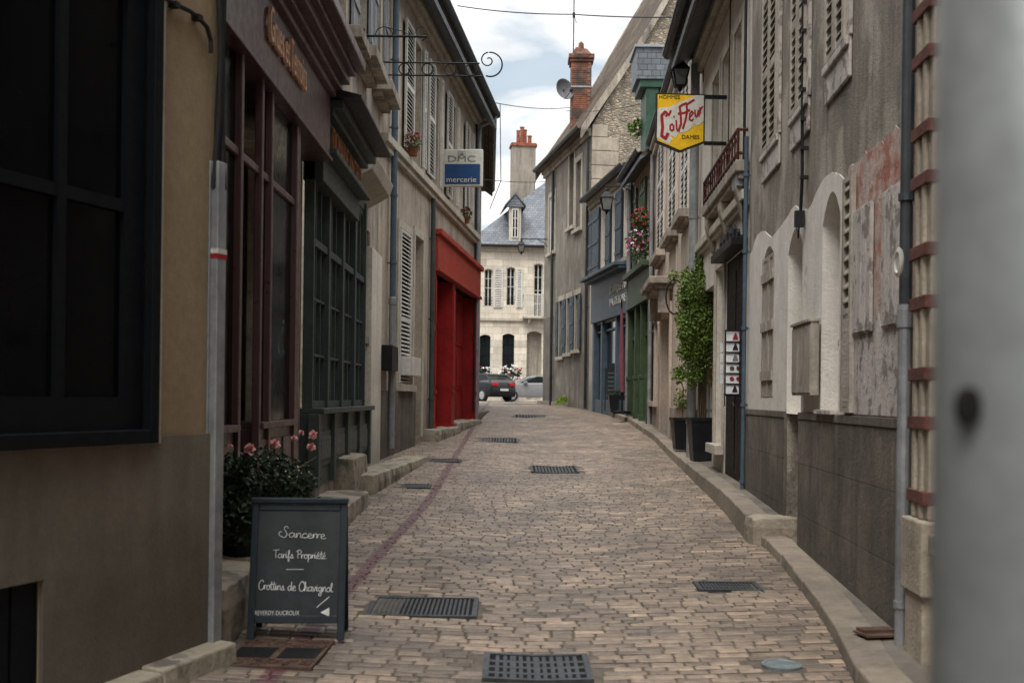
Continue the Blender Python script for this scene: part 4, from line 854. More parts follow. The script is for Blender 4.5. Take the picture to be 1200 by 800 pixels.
s_, z_ = G.q(1061, 308, .12); b = MB(); b.lathe((0, 0, 0), [(.075, 0), (.085, .012), (.06, .02), (.05, .012), (0.01, .012)], 20); root = thing('round_plate', 'small round enamel plate fixed over the dark drainpipe at the right', 'plate', (*G.P(s_ - .03, .155, z_),), G.root.rotation_euler.z)
b.build('disc', 'sign_white', root, xf=Matrix.Rotation(R(-90), 4, 'X'))
# brick banded house at the right edge
Hh = Fac((1.31, -9), (2.335, 6.97), g(4), 'banded_house', 'pale house with red brick bands and fluted pilaster beside the blurred pole', 'house')
HH = 9.5; LH = Hh.L
hop = [(LH - 2.6, LH - 1.3, 1.3, 3.4), (LH - 5.4, LH - 4.1, 1.3, 3.4), (LH - 8.4, LH - 7.3, .2, 3.2), (LH - 12, LH - 10.8, 1.3, 3.4), (LH - 2.6, LH - 1.3, 4.8, 6.8), (LH - 5.4, LH - 4.1, 4.8, 6.8), (LH - 12, LH - 10.8, 4.8, 6.8)]
wall(Hh, HH, hop, 8, 'pale_stone'); roof(Hh, HH, 8, 3, 'slate'); eave(Hh, HH, 0, LH, .4)
for o in hop: window(Hh, o, 2, 4, 'white_paint'); 
b = MB(); x = LH - .05
for (a_, c_, d_) in ((x - .34, x, .09), (x - .26, x - .2, .11), (x - .12, x - .06, .11)): b.box(a_, c_, .002, d_, .95, HH - .4)
b.box(x - .4, x + .02, .002, .14, .55, .95); b.box(x - .36, x, .002, .12, -.4, .55); b.build('pilaster', 'quoin', Hh.root, bev=.012)
zs = [Hh.q(1078, y)[1] for y in (62, 122, 200, 262, 340, 392, 438, 483, 530, 575, 600)]
b = MB()
for z in [Hh.q(1080, y)[1] for y in (-110, -50, 45, 98, 178, 233, 311, 368, 447, 501, 584)]: b.box(x - .345, x + .002, .003, .118, z, z + .07); b.box(0, x - .35, .002, .02, z, z + .07)
b.build('brick_band', 'band_red', Hh.root, bev=.004)
b = MB(); b.box(0, LH - .5, .002, .12, .78, .9); b.box(0, LH - .5, .002, .06, -.4, .78); b.build('base_course', 'ledge_stone', Hh.root, bev=.015)

# house with the balcony
J = Fac((2.785, 14.62), (3.04, 20.2), g(17), 'balcony_house', 'pale plastered house with small red balcony railing above the postcard doorway', 'house')
HJ = J.q(841, 44)[1] + .35
def JR(xa, xb, yt, yb, xr=None): return J.Rc(xa, xb, yt, yb, xr)
jd = JR(849, 873, 300, 545, 861); jn = JR(839, 848, 316, 520, 843); jv = JR(822, 835, 340, 520, 828); zsc = J.q(875, 232)[1]
ju = [JR(857, 866, 45, 178, 861), JR(843.5, 852, 76, 200, 848), JR(832, 840, 100, 215, 836)]
zt_ = ju[0][3]; zb_ = zsc + .35; ju = [(a, c, zb_, zt_) for a, c, *_ in ju]; ju[1] = (ju[1][0], ju[1][1], zb_ + .25, zt_)
jd = (jd[0], jd[1], .1, jd[3], 0, .03); jv = (jv[0], jv[1], .15, jv[3], 0, .3)
wall(J, HJ, ju + [jd, jn, jv], 8, 'white_plaster', apex=2.8); eave(J, HJ, 0, J.L, .5); roof(J, HJ, 8, 2.8, 'slate', ov=.5)
for o in ju: window(J, o, 2, 4, 'white_paint', .18); surround(J, o, .12, .025, 'pale_stone', sill=False)
window(J, (jn[0], jn[1], jn[2], jn[3]), 1, 3, 'grey_paint', .18); surround(J, jn, .1, .03, 'pale_stone')
b = MB(); b.box(jd[0], jd[1], -.08, -.02, .1, jd[3]); b.box(jd[0] + .1, (jd[0] + jd[1]) / 2 - .04, -.02, -.01, .3, jd[3] - .2); b.box((jd[0] + jd[1]) / 2 + .04, jd[1] - .1, -.02, -.01, .3, jd[3] - .2); b.build('door', 'black_paint', J.root)
b = MB(); b.box(jv[0], jv[1], -.35, -.28, .15, jv[3]); b.build('side_door', 'grey_paint', J.root)
b = MB(); b.box(jd[0] - .1, jd[1] + .1, .0, .12, -.3, .1); b.build('door_sill', 'ledge_stone', J.root, bev=.012)
b = MB(); zh = jd[3]; b.box(jd[0] - .1, jd[1] + .08, .003, .2, zh, zh + .1); b.prism([(jd[0] - .1, zh + .1), (jd[1] + .08, zh + .1), (jd[1] - .05, zh + .14), ((jd[0] + jd[1]) / 2 + .1, zh + .22), ((jd[0] + jd[1]) / 2 - .05, zh + .2), (jd[0] + .1, zh + .15)], .01, .09)
for k in range(7):
    t = k / 6; x = lerp(jd[0] - .05, jd[1], t); h = .2 + .12 * math.sin(math.pi * t) + .05 * (k % 2); b.prism([(x - .05, zh + .1), (x + .05, zh + .1), (x + .07, zh + h * .7), (x, zh + h), (x - .06, zh + h * .75)], .09, .13)
b.build('door_hood', 'iron', J.root, bev=.006)
b = MB(); b.box(0, J.L, .003, .10, zsc - .06, zsc + .06); b.box(0, J.L, .003, .06, zsc - .13, zsc - .06); b.build('string_course', 'pale_stone', J.root, bev=.012)
# balcony
bs0, bs1 = sorted((J.S(866, .14), J.S(822, .14))); bs0 = max(bs0, .06); bs1 = min(bs1, J.L - .4); zB = J.q(843, 228, .14)[1]
b = MB(); b.box(bs0, bs1, .003, .17, zB - .02, zB + .12); b.box(bs0 + .04, bs1 - .04, .003, .13, zB - .1, zB - .02); b.build('balcony_slab', 'old_stone', J.root, bev=.015)
for x in (bs0 + .25, (bs0 + bs1) / 2, bs1 - .25):
    b = MB(); b.prism([(0, -.5), (.04, -.48), (.07, -.36), (.11, -.22), (.14, -.1), (.14, 0), (0, 0)], -.11, .11)
    b.build('balcony_console', 'old_stone', J.root, bev=.02, xf=Matrix.Translation((x, .004, zB - .1)) @ Matrix(((0, 1, 0, 0), (1, 0, 0, 0), (0, 0, 1, 0), (0, 0, 0, 1))))
b = MB(); zr_ = zB + .12; hR = .36
for z in (zr_ + .08, zr_ + hR): b.tube([(bs0 + .03, .02, z), (bs0 + .03, .14, z), (bs1 - .03, .14, z), (bs1 - .03, .02, z)], .022, 6)
n = 14
for k in range(n + 1): x = lerp(bs0 + .03, bs1 - .03, k / n); b.tube([(x, .14, zr_ - .0), (x, .14, zr_ + hR)], .012 if k % 7 else .02, 5)
for k in range(n): x, x2 = lerp(bs0 + .03, bs1 - .03, k / n), lerp(bs0 + .03, bs1 - .03, (k + 1) / n); b.tube([(x, .14, zr_ + hR * .55), ((x + x2) / 2, .14, zr_ + hR * .78), (x2, .14, zr_ + hR * .55)], .009, 4)
b.build('railing', 'red_railing', J.root)
b = MB(); b.box(J.S(874), J.S(868), .01, .14, J.q(871, 225)[1], J.q(871, 200)[1]); b.build('junction_box', 'zinc', J.root, bev=.008)
b = MB()
for dxx in (.12, .17, .22):
    b.tube([(dxx, .05, HJ - .2 - dxx), (dxx + .02, .05, zsc + .6), (dxx, .06, zsc + .2), (.1, .05, 2.8)], .012, 5)
b.tube([(J.S(853), .03, HJ - .2), (J.S(853) + .02, .03, zsc + .1)], .01, 5); b.build('wall_cable', 'cable', J.root)
downpipe(J, J.L - .1, 0, HJ - .2, .075, .12, 'zinc', 4)

# beige house with perforated shutters
K = Fac((3.04, 20.22), (3.57, 31.3), g(25), 'perforated_shutter_house', 'pinkish beige house with three pairs of perforated white shutters beside the vine', 'house')
HK = K.q(775, 150)[1]
def KR(xa, xb, yt, yb, xr=None): return K.Rc(xa, xb, yt, yb, xr)
ku = [KR(770, 777.5, 188, 290, 777), KR(783.5, 792, 140, 272, 792), KR(798, 806.5, 130, 262, 806)]
ztk = ku[0][2] + 2.75; zk0 = ku[1][2]; ku = [(a, c, zk0, zk0 + 2.6) for a, c, *_ in ku]
kd = KR(776, 786, 372, 500, 780); kw = KR(764.5, 771, 372, 470, 768); kw2 = KR(796, 805, 372, 462, 800)
kd = (kd[0], kd[1], .1, kd[3]); kw = (*kw, .3)
wall(K, HK, [kd, kw, kw2] + ku, 8, 'pink_plaster', apex=2.8); roof(K, HK, 8, 2.8, 'slate', ov=.15); eave(K, HK, 0, K.L, .12)
for o in ku:
    b = MB(); b.face([(o[0], -.03, o[2]), (o[1], -.03, o[2]), (o[1], -.03, o[3]), (o[0], -.03, o[3])][::-1]); b.build('window', 'glass', K.root); h_ = (o[0] + o[1]) / 2
    shutter(K, o[0], h_ - .01, o[2], o[3], 'white_paint', .01, .05, sp=.11, split=(.33, .66)); shutter(K, h_ + .01, o[1], o[2], o[3], 'white_paint', .01, .05, sp=.11, split=(.33, .66)); surround(K, o, .14, .03, 'pink_plaster', sill=False); sill(K, o[0] - .15, o[1] + .15, o[2], 'old_stone', .22, .16)
    b = MB(); b.box(o[0], o[1], .003, .03, o[2] - 1.0, o[2] - .3); b.build('apron_panel', 'beige_plaster', K.root)
b = MB(); b.box(kd[0], kd[1], -.2, -.15, kd[2], kd[3]); 
for fa, fb in ((.05, .4), (.45, .95)): b.box(kd[0] + .15, kd[1] - .15, -.15, -.13, lerp(kd[2], kd[3], fa), lerp(kd[2], kd[3], fb))
b.build('door', 'old_wood', K.root); surround(K, kd, .22, .06, 'pink_plaster', sill=False)
zk = kd[3] + .22; b = MB(); b.box(kd[0] - .35, kd[1] + .35, .004, .5, zk + .35, zk + .5); b.box(kd[0] - .25, kd[1] + .25, .004, .38, zk + .25, zk + .35)
for xx in (kd[0] - .2, kd[1] + .02): b.box(xx, xx + .18, .062, .3, zk - .25, zk + .25)
b.build('door_hood', 'old_stone', K.root, bev=.02)
window(K, kw, 2, 3, 'grey_paint', .15); surround(K, kw, .16, .03, 'pink_plaster'); window(K, kw2, 2, 3, 'grey_paint', .15); surround(K, kw2, .16, .03, 'pink_plaster')
b = MB(); b.box(0, kd[0] - .25, .002, .04, -.3, .8); b.box(kd[1] + .25, K.L, .002, .04, -.3, .8); b.build('plinth', 'beige_plaster', K.root, bev=.008)
downpipe(K, K.L - .06, 0, HK - .3, .05, .1, 'zinc', 4)

# green shop house
V = Fac((3.57, 31.32), (3.46, 35.8), g(33), 'green_shop_house', 'narrow house with moss green shopfront and flowers on its upstairs ledge', 'house')
HV = V.q(741, 214)[1]
vz0, vz1 = V.q(750, 312)[1], V.q(745, 225)[1]
zsg0, zsg1 = V.q(742, 362)[1], V.q(742, 330)[1]
vu = [(.7, 1.5, vz0, vz1), (2.6, 3.4, vz0, vz1)]; vs = (.15, V.L - .15, .15, zsg0, 0, .3)
wall(V, HV, vu + [vs], 8, 'pink_plaster', apex=3); roof(V, HV, 8, 3, 'slate', ov=.4); eave(V, HV, 0, V.L, .38, corn=None)
for o in vu:
    window(V, o, 2, 4, 'white_paint')
    for a_ in (o[0] - .52, o[1] + .04): shutter(V, a_, a_ + .48, o[2], o[3], 'green_paint', .03, .045, louv=False)
b = MB(); b.box(.05, V.L - .05, .004, .16, zsg0, zsg1); b.box(0, V.L, .004, .32, zsg1, zsg1 + .14); b.box(.05, V.L - .05, .004, .2, zsg0 - .06, zsg0); b.build('shop_fascia', 'green_paint', V.root, bev=.01)
for (xa, xb, d_) in ((.15, 1.5, 0), (1.6, 2.7, 1), (2.8, V.L - .15, 0)):
    b = MB(); b.box(xa, xb, -.1, .02, .15, zsg0 * (.3 if not d_ else .35)); 
    for k in range(3): x = lerp(xa, xb, k / 2); b.box(x - .045, x + .045, -.1, .05, .15, zsg0)
    b.box(xa, xb, -.09, .03, zsg0 * .72, zsg0 * .75); b.box(xa + .1, (xa + xb) / 2 - .08, .02, .035, .3, zsg0 * .26); b.box((xa + xb) / 2 + .08, xb - .1, .02, .035, .3, zsg0 * .26); o_ = b.build('shop_door' if d_ else 'shop_window', 'green_paint', V.root, bev=.006)
    p_ = MB(); p_.face([(xa, -.05, .15), (xb, -.05, .15), (xb, -.05, zsg0), (xa, -.05, zsg0)][::-1]); p_.build('pane', 'glass', o_)
b = MB()
for x in (.08, 1.55, 2.75, V.L - .08): b.box(x - .07, x + .07, .01, .14, .0, zsg0 - .07); b.box(x - .09, x + .09, .01, .17, -.2, .3); b.box(x - .09, x + .09, .01, .18, zsg0 * .38, zsg0 * .41)
b.build('shop_pilaster', 'green_paint', V.root, bev=.01)
downpipe(V, V.L - .02, 0, HV - .3, .06, .14, 'zinc', 4)
# slated dormer on its roof with green timber front
dm = thing('roof_dormer', 'green timber dormer with slate cladding standing above the green shop roof', 'dormer', tuple(W(758, 130, 34.)), R(0)); Yd = 34.
p0, p1 = W(746, 92, Yd), W(795, 56, Yd); c_ = W(758, 130, Yd)
b = MB(); x0_, x1_, z0_, z1_ = p0.x - c_.x, p1.x - c_.x, p0.z - c_.z, p1.z - c_.z
b.hexa([(x0_, 0, z0_), (x1_ + .9, 0, z0_), (x1_ + .9, 1.6, z0_), (x0_, 1.6, z0_)], [(x0_, .0, z1_), (x1_ + .9, .0, z1_), (x1_ + .9, 1.6, z1_), (x0_, 1.6, z1_)]); b.build('slate_cladding', 'slate', dm)
b = MB(); b.box(x0_ - .06, x1_ + .95, -.06, 1.66, z1_, z1_ + .07); b.build('capping', 'zinc', dm)
b = MB(); zz0 = W(758, 195, Yd).z - c_.z; b.box(x0_ + .28, x0_ + .62, .1, 1.5, zz0, z0_); b.box(x0_ + .1, x1_ + .9, .05, 1.55, z0_ - .22, z0_); b.build('timber_post', 'bright_green', dm, bev=.01)
b = MB(); b.box(x0_ + .62, x1_ + .9, .3, 1.5, zz0, z0_ - .22); b.build('dark_side', 'gutter_metal', dm)

# blue shop house
U = Fac((3.46, 35.82), (2.64, 42.7), g(39), 'blue_shop_house', 'cream house with navy shutters over a slate-blue shopfront', 'house')
HU = U.q(689, 238)[1]
def UR(xa, xb, yt, yb, xr=None): return U.Rc(xa, xb, yt, yb, xr)
z0u, z1u = U.q(710, 316)[1], U.q(710, 240)[1]
uo = [(U.S(710), U.S(703.5), z0u, z1u), (U.S(721), U.S(716), z0u, z1u), (U.S(737), U.S(729.5), z0u, z1u)]
uo = [tuple([*sorted(o[:2]), o[2], o[3]]) for o in uo]
zc0, zc1 = U.q(700, 449.)[1], U.q(695, 324)[1]; zf0 = U.q(697, 380)[1]; zf1 = U.q(697, 332)[1]
us = (U.S(738), U.S(697), .15, zf0 - .05, 0, .5)
wall(U, HU, uo + [us], 7, 'white_plaster', apex=1.5); roof(U, HU, 7, 1.5, 'slate', ov=.35); eave(U, HU, 0, U.L, .28, corn='pale_stone')
for (xa, xb) in ((685.5, 692), (693.5, 702), (710, 715), (721.5, 728.5), (737.3, 741)):
    a_, c_ = sorted((U.S(xa), U.S(xb))); a_ = max(a_, .02); c_ = min(c_, U.L + .9)
    if xa == 685.5: c_ = U.L - .05; a_ = c_ - .62
    shutter(U, a_, c_, z0u - .05, z1u + .05, 'blue_paint', .04, .05, louv=False)
for o in uo: window(U, o, 2, 4, 'white_paint', .1); sill(U, o[0] - .1, o[1] + .1, o[2], 'old_stone', .2)
b = MB(); b.box(us[0] - .1, us[1] + .05, .004, .16, zf0, zf1); b.box(us[0] - .15, us[1] + .15, .004, .55, zf1, zf1 + .1); b.box(us[0] - .12, us[1] + .1, .004, .4, zf1 - .08, zf1); b.build('shop_fascia', 'slate_blue', U.root, bev=.012)
b = MB(); span = us[1] - us[0]
for t, ww in ((0, .14), (.3, .1), (.72, .12), (.98, .14)): x = lerp(us[0], us[1], t); b.box(x - ww, x + ww, -.1, .1, 0, zf0)
b.box(us[0], us[1], -.1, .06, 0.05, .5); b.box(us[0], us[1], -.1, .0, zf0 - .35, zf0 - .28); b.build('shopfront_frame', 'slate_blue', U.root, bev=.01)
b = MB(); b.face([(us[0], -.08, .15), (us[1], -.08, .15), (us[1], -.08, zf0), (us[0], -.08, zf0)][::-1]); b.build('pane', 'glass', U.root)
sL, sR = U.S(713, .17), U.S(732, .17); zl0 = U.q(713, 347, .17)[1]
put_text('BOUTIQUE DU', 'lettering', 'sign_white', U.root, (sL, .175, zl0 + .04), sL - sR, .24, .01); put_text('VAL DE LOIRE', 'lettering', 'sign_white', U.root, (sL, .175, zl0 - .34), sL - sR, .24, .01)
# parked parasol and low clutter by the blue shop
s_, z_ = U.q(729, 478, .5); pr = thing('closed_parasol', 'folded pinkish parasol leaning by the blue shop window', 'parasol', (*U.P(s_, .5, g(38) - U.z0 + .16),), 0)
b = MB(); b.tube([(0, 0, 0), (-.05, 0, 3.2)], .025, 8); b.build('pole', 'iron', pr); b = MB(); b.tube([(0, 0, .6), (-.02, 0, 1.3), (-.04, 0, 2.6), (-.05, 0, 3.1)], [.07, .09, .045, .015], 10); b.build('canopy', 'fabric_pink', pr)
b = MB(); b.lathe((0, 0, -.01), [(.25, 0), (.25, .07), (.05, .1)], 14); b.build('foot', 'iron', pr)

# tall grey gabled house
T = Fac((2.64, 42.72), (1.27, 51.3), g(46), 'tall_gabled_house', 'tall grey rendered house with steep brown tiled roof and rubble stone gable', 'house')
HT = T.q(689, 152)[1]; DT = 9.; AP = DT / 2 * 1.71
def TR(xa, xb, yt, yb, xr=None): return T.Rc(xa, xb, yt, yb, xr)
to = [TR(672.5, 678.5, 192, 270, 675), TR(664.5, 670, 180, 268, 667), TR(641.5, 648, 232, 297, 645), TR(654.5, 659, 353, 418, 657), TR(663.5, 668, 350, 414, 665), TR(673, 678, 346, 410, 675)]
wall(T, HT, to, DT, 'grey_render', apex=AP)
for i, o in enumerate(to): window(T, o, 2, 3, 'white_paint' if i != 1 else 'grey_paint', .15); surround(T, o, .2, .03, 'pale_stone')
for i in (3, 4, 5):
    o = to[i]; 
    for a_ in (o[1] + .05, o[0] - .4): shutter(T, a_, a_ + .35, o[2], o[3], 'blue_paint', .04, .045, louv=False)
b = MB(); o = to[2]; b.box(o[0], o[1], -.1, -.02, o[2], o[3]); b.build('shutter', 'white_paint', T.root)
e = MB(); pl = [(0, HT - 11.5), (-DT, HT - 11.5), (-DT, HT), (-DT / 2, HT + AP), (0, HT)]; e.prism([(p[0], p[1]) for p in pl], 0, .05)
e.build('gable_wall', 'rubble', T.root, xf=Matrix.Translation((-.05, 0, 0)) @ Matrix(((0, 1, 0, 0), (1, 0, 0, 0), (0, 0, 1, 0), (0, 0, 0, 1))))
b = MB(); rr = random.Random(6); z = 3.
while z < HT - .3:
    h = rr.uniform(.38, .5); l = rr.choice((.55, .95)); b.box(-.085, -.045, -l, -.0, z + .008, z + h - .008); z += h
b.build('quoins', 'quoin', T.root, bev=.02)
# roof with a stone verge
b = MB(); k = 1.71; n = 10
for sg in (1, -1):
    for i in range(n):
        for j in range(n):
            def P_(i, j):
                t = j / n; sx = lerp(-.12, T.L + .15, i / n); yy = lerp(.45, -DT / 2, t) if sg > 0 else lerp(-DT - .45, -DT / 2, t)
                zz = HT - .45 * .9 + t * (AP + .4) + .05 * math.sin(sx * 1.7 + t * 3) - .22 * math.sin(math.pi * min(1, t * 1.2)) ** 2 + .25; return (sx, yy, zz)
            q4 = [P_(i, j), P_(i + 1, j), P_(i + 1, j + 1), P_(i, j + 1)]; b.face(q4 if sg > 0 else q4[::-1])
b.build('roof', 'brown_tile', T.root)
for sg in (1, -1):
    for xx in (-.22, T.L + .1):
        b = MB(); pts = []
        for j in range(11): t = j / 10; yy = lerp(.4, -DT / 2, t) if sg > 0 else lerp(-DT - .4, -DT / 2, t); pts.append((yy, HT - .45 * .9 + t * (AP + .4) - .22 * math.sin(math.pi * min(1, t * 1.2)) ** 2 + .22))
        for (ya, za), (yb, zb2) in zip(pts, pts[1:]): b.hexa([(xx, ya, za - .28), (xx + .2, ya, za - .28), (xx + .2, yb, zb2 - .28), (xx, yb, zb2 - .28)], [(xx, ya, za + .1), (xx + .2, ya, za + .1), (xx + .2, yb, zb2 + .1), (xx, yb, zb2 + .1)])
        b.build('verge', 'old_stone', T.root)
eave(T, HT, .0, T.L, .4, corn='old_stone'); downpipe(T, .1, 0, HT - .4, .05, .1, 'gutter_metal', 4); downpipe(T, T.S(648), 0, HT - .4, .06, .1, 'gutter_metal', 4)
b = MB(); b.box(T.L - 1.9, T.L - .1, .002, .02, -.2, 3.6); b.build('stained_patch', 'plinth_cement', T.root)
# chimney
Yc = 47.2; c0, c1 = W(668.5, 120, Yc), W(692, 120, Yc); zt_ = W(680, 76, Yc).z; zb_ = W(680, 165, Yc).z - 1.2; ww = c1.x - c0.x; cxx = (c0.x + c1.x) / 2
bi = inv(T.root); xf = bi @ Matrix.Translation((cxx, Yc, 0))
b = MB(); b.box(-ww / 2, ww / 2, -.45, .45, zb_, zt_); b.box(-ww / 2 - .05, ww / 2 + .05, -.5, .5, zt_, zt_ + .12); b.box(-ww / 2 - .1, ww / 2 + .1, -.55, .55, zt_ + .12, zt_ + .28)
ch = b.build('chimney', 'brick', T.root, bev=.015, xf=xf)
b = MB(); b.hexa([(-ww / 2, -.45, zt_ + .28), (ww / 2, -.45, zt_ + .28), (ww / 2, .45, zt_ + .28), (-ww / 2, .45, zt_ + .28)], [(-.2, -.2, zt_ + .62), (.22, -.2, zt_ + .55), (.2, .2, zt_ + .6), (-.2, .2, zt_ + .65)]); b.lathe((.0, 0, zt_ + .5), [(.12, 0), (.1, .3), (.03, .38)], 10); b.build('chimney_cap', 'brick', ch, xf=xf)
b = MB(); zz_ = W(680, 105, Yc).z; b.box(-ww / 2 - .015, ww / 2 + .015, -.465, .465, zz_ - .03, zz_ + .03); b.build('metal_strap', 'zinc', ch, xf=xf)
# dish on the chimney
p = W(661, 105, 46.6); sd_ = thing('satellite_dish', 'dark grey satellite dish beside the red brick chimney', 'satellite dish', tuple(p), R(35)); b = MB()
b.lathe((0, 0, 0), [(.02, -.08), (.2, -.06), (.34, .0), (.4, .06), (.41, .06), (.35, -.02), (.2, -.08), (.02, -.1)], 24); b.build('reflector', 'dish_grey', sd_, smooth=True, xf=Matrix.Rotation(R(80), 4, 'X'))
b = MB(); b.tube([(0, 0, 0), (.1, .25, -.05), (.35, .55, -.1)], .025, 6); b.tube([(0, -.05, -.38), (-.05, -.5, -.15)], .012, 5); b.box(-.09, -.02, -.56, -.46, -.2, -.1); b.build('mount_arm', 'iron', sd_)
p = W(672, 60, 47.2); an = thing('aerial_mast', 'thin aerial mast rising above the brick chimney into the sky', 'aerial', tuple(p), 0); b = MB(); hh = W(671, -60, 47.2).z - p.z
b.tube([(0, 0, -.3), (0, 0, hh)], .022, 6); z_ = W(671, 18, 47.2).z - p.z; b.tube([(0, 0, z_), (.1, 0, z_ - .3)], .012, 5); b.lathe((0, 0, z_), [(.05, -.1), (.05, .1)], 8); b.build('mast', 'iron', an)

# ---- far house facing down the street
Q = Fac((4.6, 70.2), (-2.35, 69.6), g(70), 'limestone_house', 'pale limestone house with slate roof and white shutters closing the street', 'house')
HQ = Q.q(600, 288)[1]
def QR(xa, xb, yt, yb): return Q.Rc(xb, xa, yt, yb, (xa + xb) / 2)
qo = [(*QR(566, 575.5, 315, 359), .07), (*QR(592, 602, 313, 358), .07), (*QR(624, 634.5, 309, 371), .07), (*QR(561.5, 574, 392, 441), .1), (*QR(588, 602, 391, 441), .1), (*QR(616.5, 634, 388, 468), .14, .5)]
wall(Q, HQ, qo, 8, 'limestone', reveal=.22)
for i, o in enumerate(qo[:5]): window(Q, o, 2, 4, 'white_paint' if i < 3 else 'black_paint', .18)
o = qo[5]; b = MB(); b.box(o[0], o[1], -.55, -.48, o[2] - .3, o[3]); b.box(o[0] + .2, o[0] + .35, -.48, -.45, o[2], o[3] - .5); b.build('door', 'old_wood', Q.root)
for xa, xb in ((576.5, 588), (603, 611)): s0_, s1_ = sorted((Q.S(xa), Q.S(xb))); shutter(Q, s0_ + .02, s1_ - .02, Q.q(580, 360)[1], Q.q(580, 314.5)[1], 'white_paint', .03, .05, sp=.1)
b = MB()
for o in qo[:2]:
    for zf in (.08, .16, .24): b.tube([(o[0], .0, lerp(o[2], o[3], zf)), (o[1], .0, lerp(o[2], o[3], zf))], .018, 5)
b.build('window_rail', 'iron', Q.root)
b = MB(); s0_, s1_ = sorted((Q.S(611), Q.S(640))); zb_, zt_ = Q.q(620, 373, .5)[1], Q.q(620, 345, .5)[1]; b.box(s0_, s1_, .004, .62, zb_, zb_ + .14); b.prism([(s1_ - .3, zb_), (s1_ - .3, zb_ - .3), (s1_ - .5, zb_)], .01, .5); b.build('balcony_slab', 'pale_stone', Q.root, bev=.02)
b = MB(); 
for k in range(18): x = lerp(s0_ + .04, s1_ - .04, k / 17); b.tube([(x, .58, zb_ + .14), (x, .58, zt_)], .016, 5)
b.tube([(s1_ - .04, .02, zt_), (s1_ - .04, .58, zt_), (s0_ + .04, .58, zt_)], .03, 6); b.build('railing', 'white_paint', Q.root)
b = MB(); b.box(0, Q.L, .004, .12, Q.q(600, 376)[1], Q.q(600, 373)[1]); b.build('string_course', 'pale_stone', Q.root)
eave(Q, HQ, 0, Q.L, .35, corn='pale_stone')
# hipped slate roof
b = MB(); Lq = Q.L; ap = 4.3; d_ = 8; h0 = HQ + .02; e_ = .4; A4 = [(-e_, e_, h0), (Lq + e_, e_, h0), (Lq + e_, -d_ - e_, h0), (-e_, -d_ - e_, h0)]; r0_, r1_ = (2.4, -d_ / 2, h0 + ap), (Lq - 4.5, -d_ / 2, h0 + ap)
b.face([A4[0], A4[1], r1_, r0_][::-1]); b.face([A4[1], A4[2], r1_][::-1]); b.face([A4[2], A4[3], r0_, r1_][::-1]); b.face([A4[3], A4[0], r0_][::-1]); b.build('roof', 'slate', Q.root)
dq0, dq1, dz0, dz1 = *sorted((Q.S(594.5, 0), Q.S(607, 0))), Q.q(600, 279)[1], Q.q(600, 243)[1]
b = MB(); b.box(dq0, dq1, -2.5, .12, dz0 - .6, dz1); b.build('dormer_cheek', 'dark_zinc', Q.root)
b = MB(); b.box(dq0 - .04, dq1 + .04, .12, .16, dz0 - .3, dz1 + .0); b.build('dormer_front', 'pale_stone', Q.root)
o = (dq0 + .12, dq1 - .12, dz0, dz1 - .1, .2); window(Q, o, 2, 3, 'white_paint', -.22, y=0)
b = MB(); mq = (dq0 + dq1) / 2; zz_ = dz1; b.hexa([(dq0 - .3, .35, zz_), (mq, .35, zz_ + .7), (mq, -3.2, zz_ + .7), (dq0 - .3, -3.2, zz_)], [(dq0 - .3, .35, zz_ + .1), (mq, .35, zz_ + .8), (mq, -3.2, zz_ + .8), (dq0 - .3, -3.2, zz_ + .1)]); b.hexa([(mq, .35, zz_ + .7), (dq1 + .3, .35, zz_), (dq1 + .3, -3.2, zz_), (mq, -3.2, zz_ + .7)], [(mq, .35, zz_ + .8), (dq1 + .3, .35, zz_ + .1), (dq1 + .3, -3.2, zz_ + .1), (mq, -3.2, zz_ + .8)]); b.prism([(dq0 - .2, zz_), (dq1 + .2, zz_), (mq, zz_ + .68)], -.0, .3); b.build('dormer_roof', 'slate', Q.root)
s0_, s1_ = sorted((Q.S(596, -4.2), Q.S(624, -4.2))); zc_, zb_ = Q.q(610, 172, -4.2)[1], h0 + 1.5
b = MB(); b.box(s0_, s1_, -5.0, -4.0, zb_, zc_); ch = b.build('chimney', 'chimney_render', Q.root, bev=.02); b = MB(); b.box(s0_ - .08, s1_ + .08, -5.08, -3.92, zc_, zc_ + .12); b.box(s0_ - .03, s1_ + .03, -5.03, -3.97, zc_ + .12, zc_ + .2); b.build('chimney_cap', 'terracotta', ch)
b = MB()
for (x, r_, h, t) in ((603.5, .11, .75, 0), (608, .13, .95, .06), (611.5, .12, .8, 0), (617, .13, .45, 0)):
    s_ = Q.S(x, -4.5); b.lathe((s_, -4.5 + t, zc_ + .2), [(r_, 0), (r_ * .9, h), (r_ * 1.12, h + .02), (r_ * 1.12, h + .08)], 12)
b.build('chimney_pot', 'terracotta', ch)
# brown roofed house behind it
Z = Fac((-1.0, 86), (-8, 86), g(70), 'brown_roofed_house', 'house far behind with a plain brown roof peeking left of the slate roof', 'house')
HZ = 9.2; wall(Z, HZ, [], 8, 'beige_plaster'); 
zz_ = Z.q(562, 250)[1]; b = MB(); b.face([(-.0, .3, 7.0), (7.3, .3, HZ), (7.3, -4, zz_ + .6), (2., -4, zz_ - .0)][::-1]); b.face([(7.3, -4, zz_ + .6), (7.3, -8.3, HZ), (0, -8.3, 7), (2, -4, zz_)][::-1]); b.build('roof', 'brown_tile', Z.root)
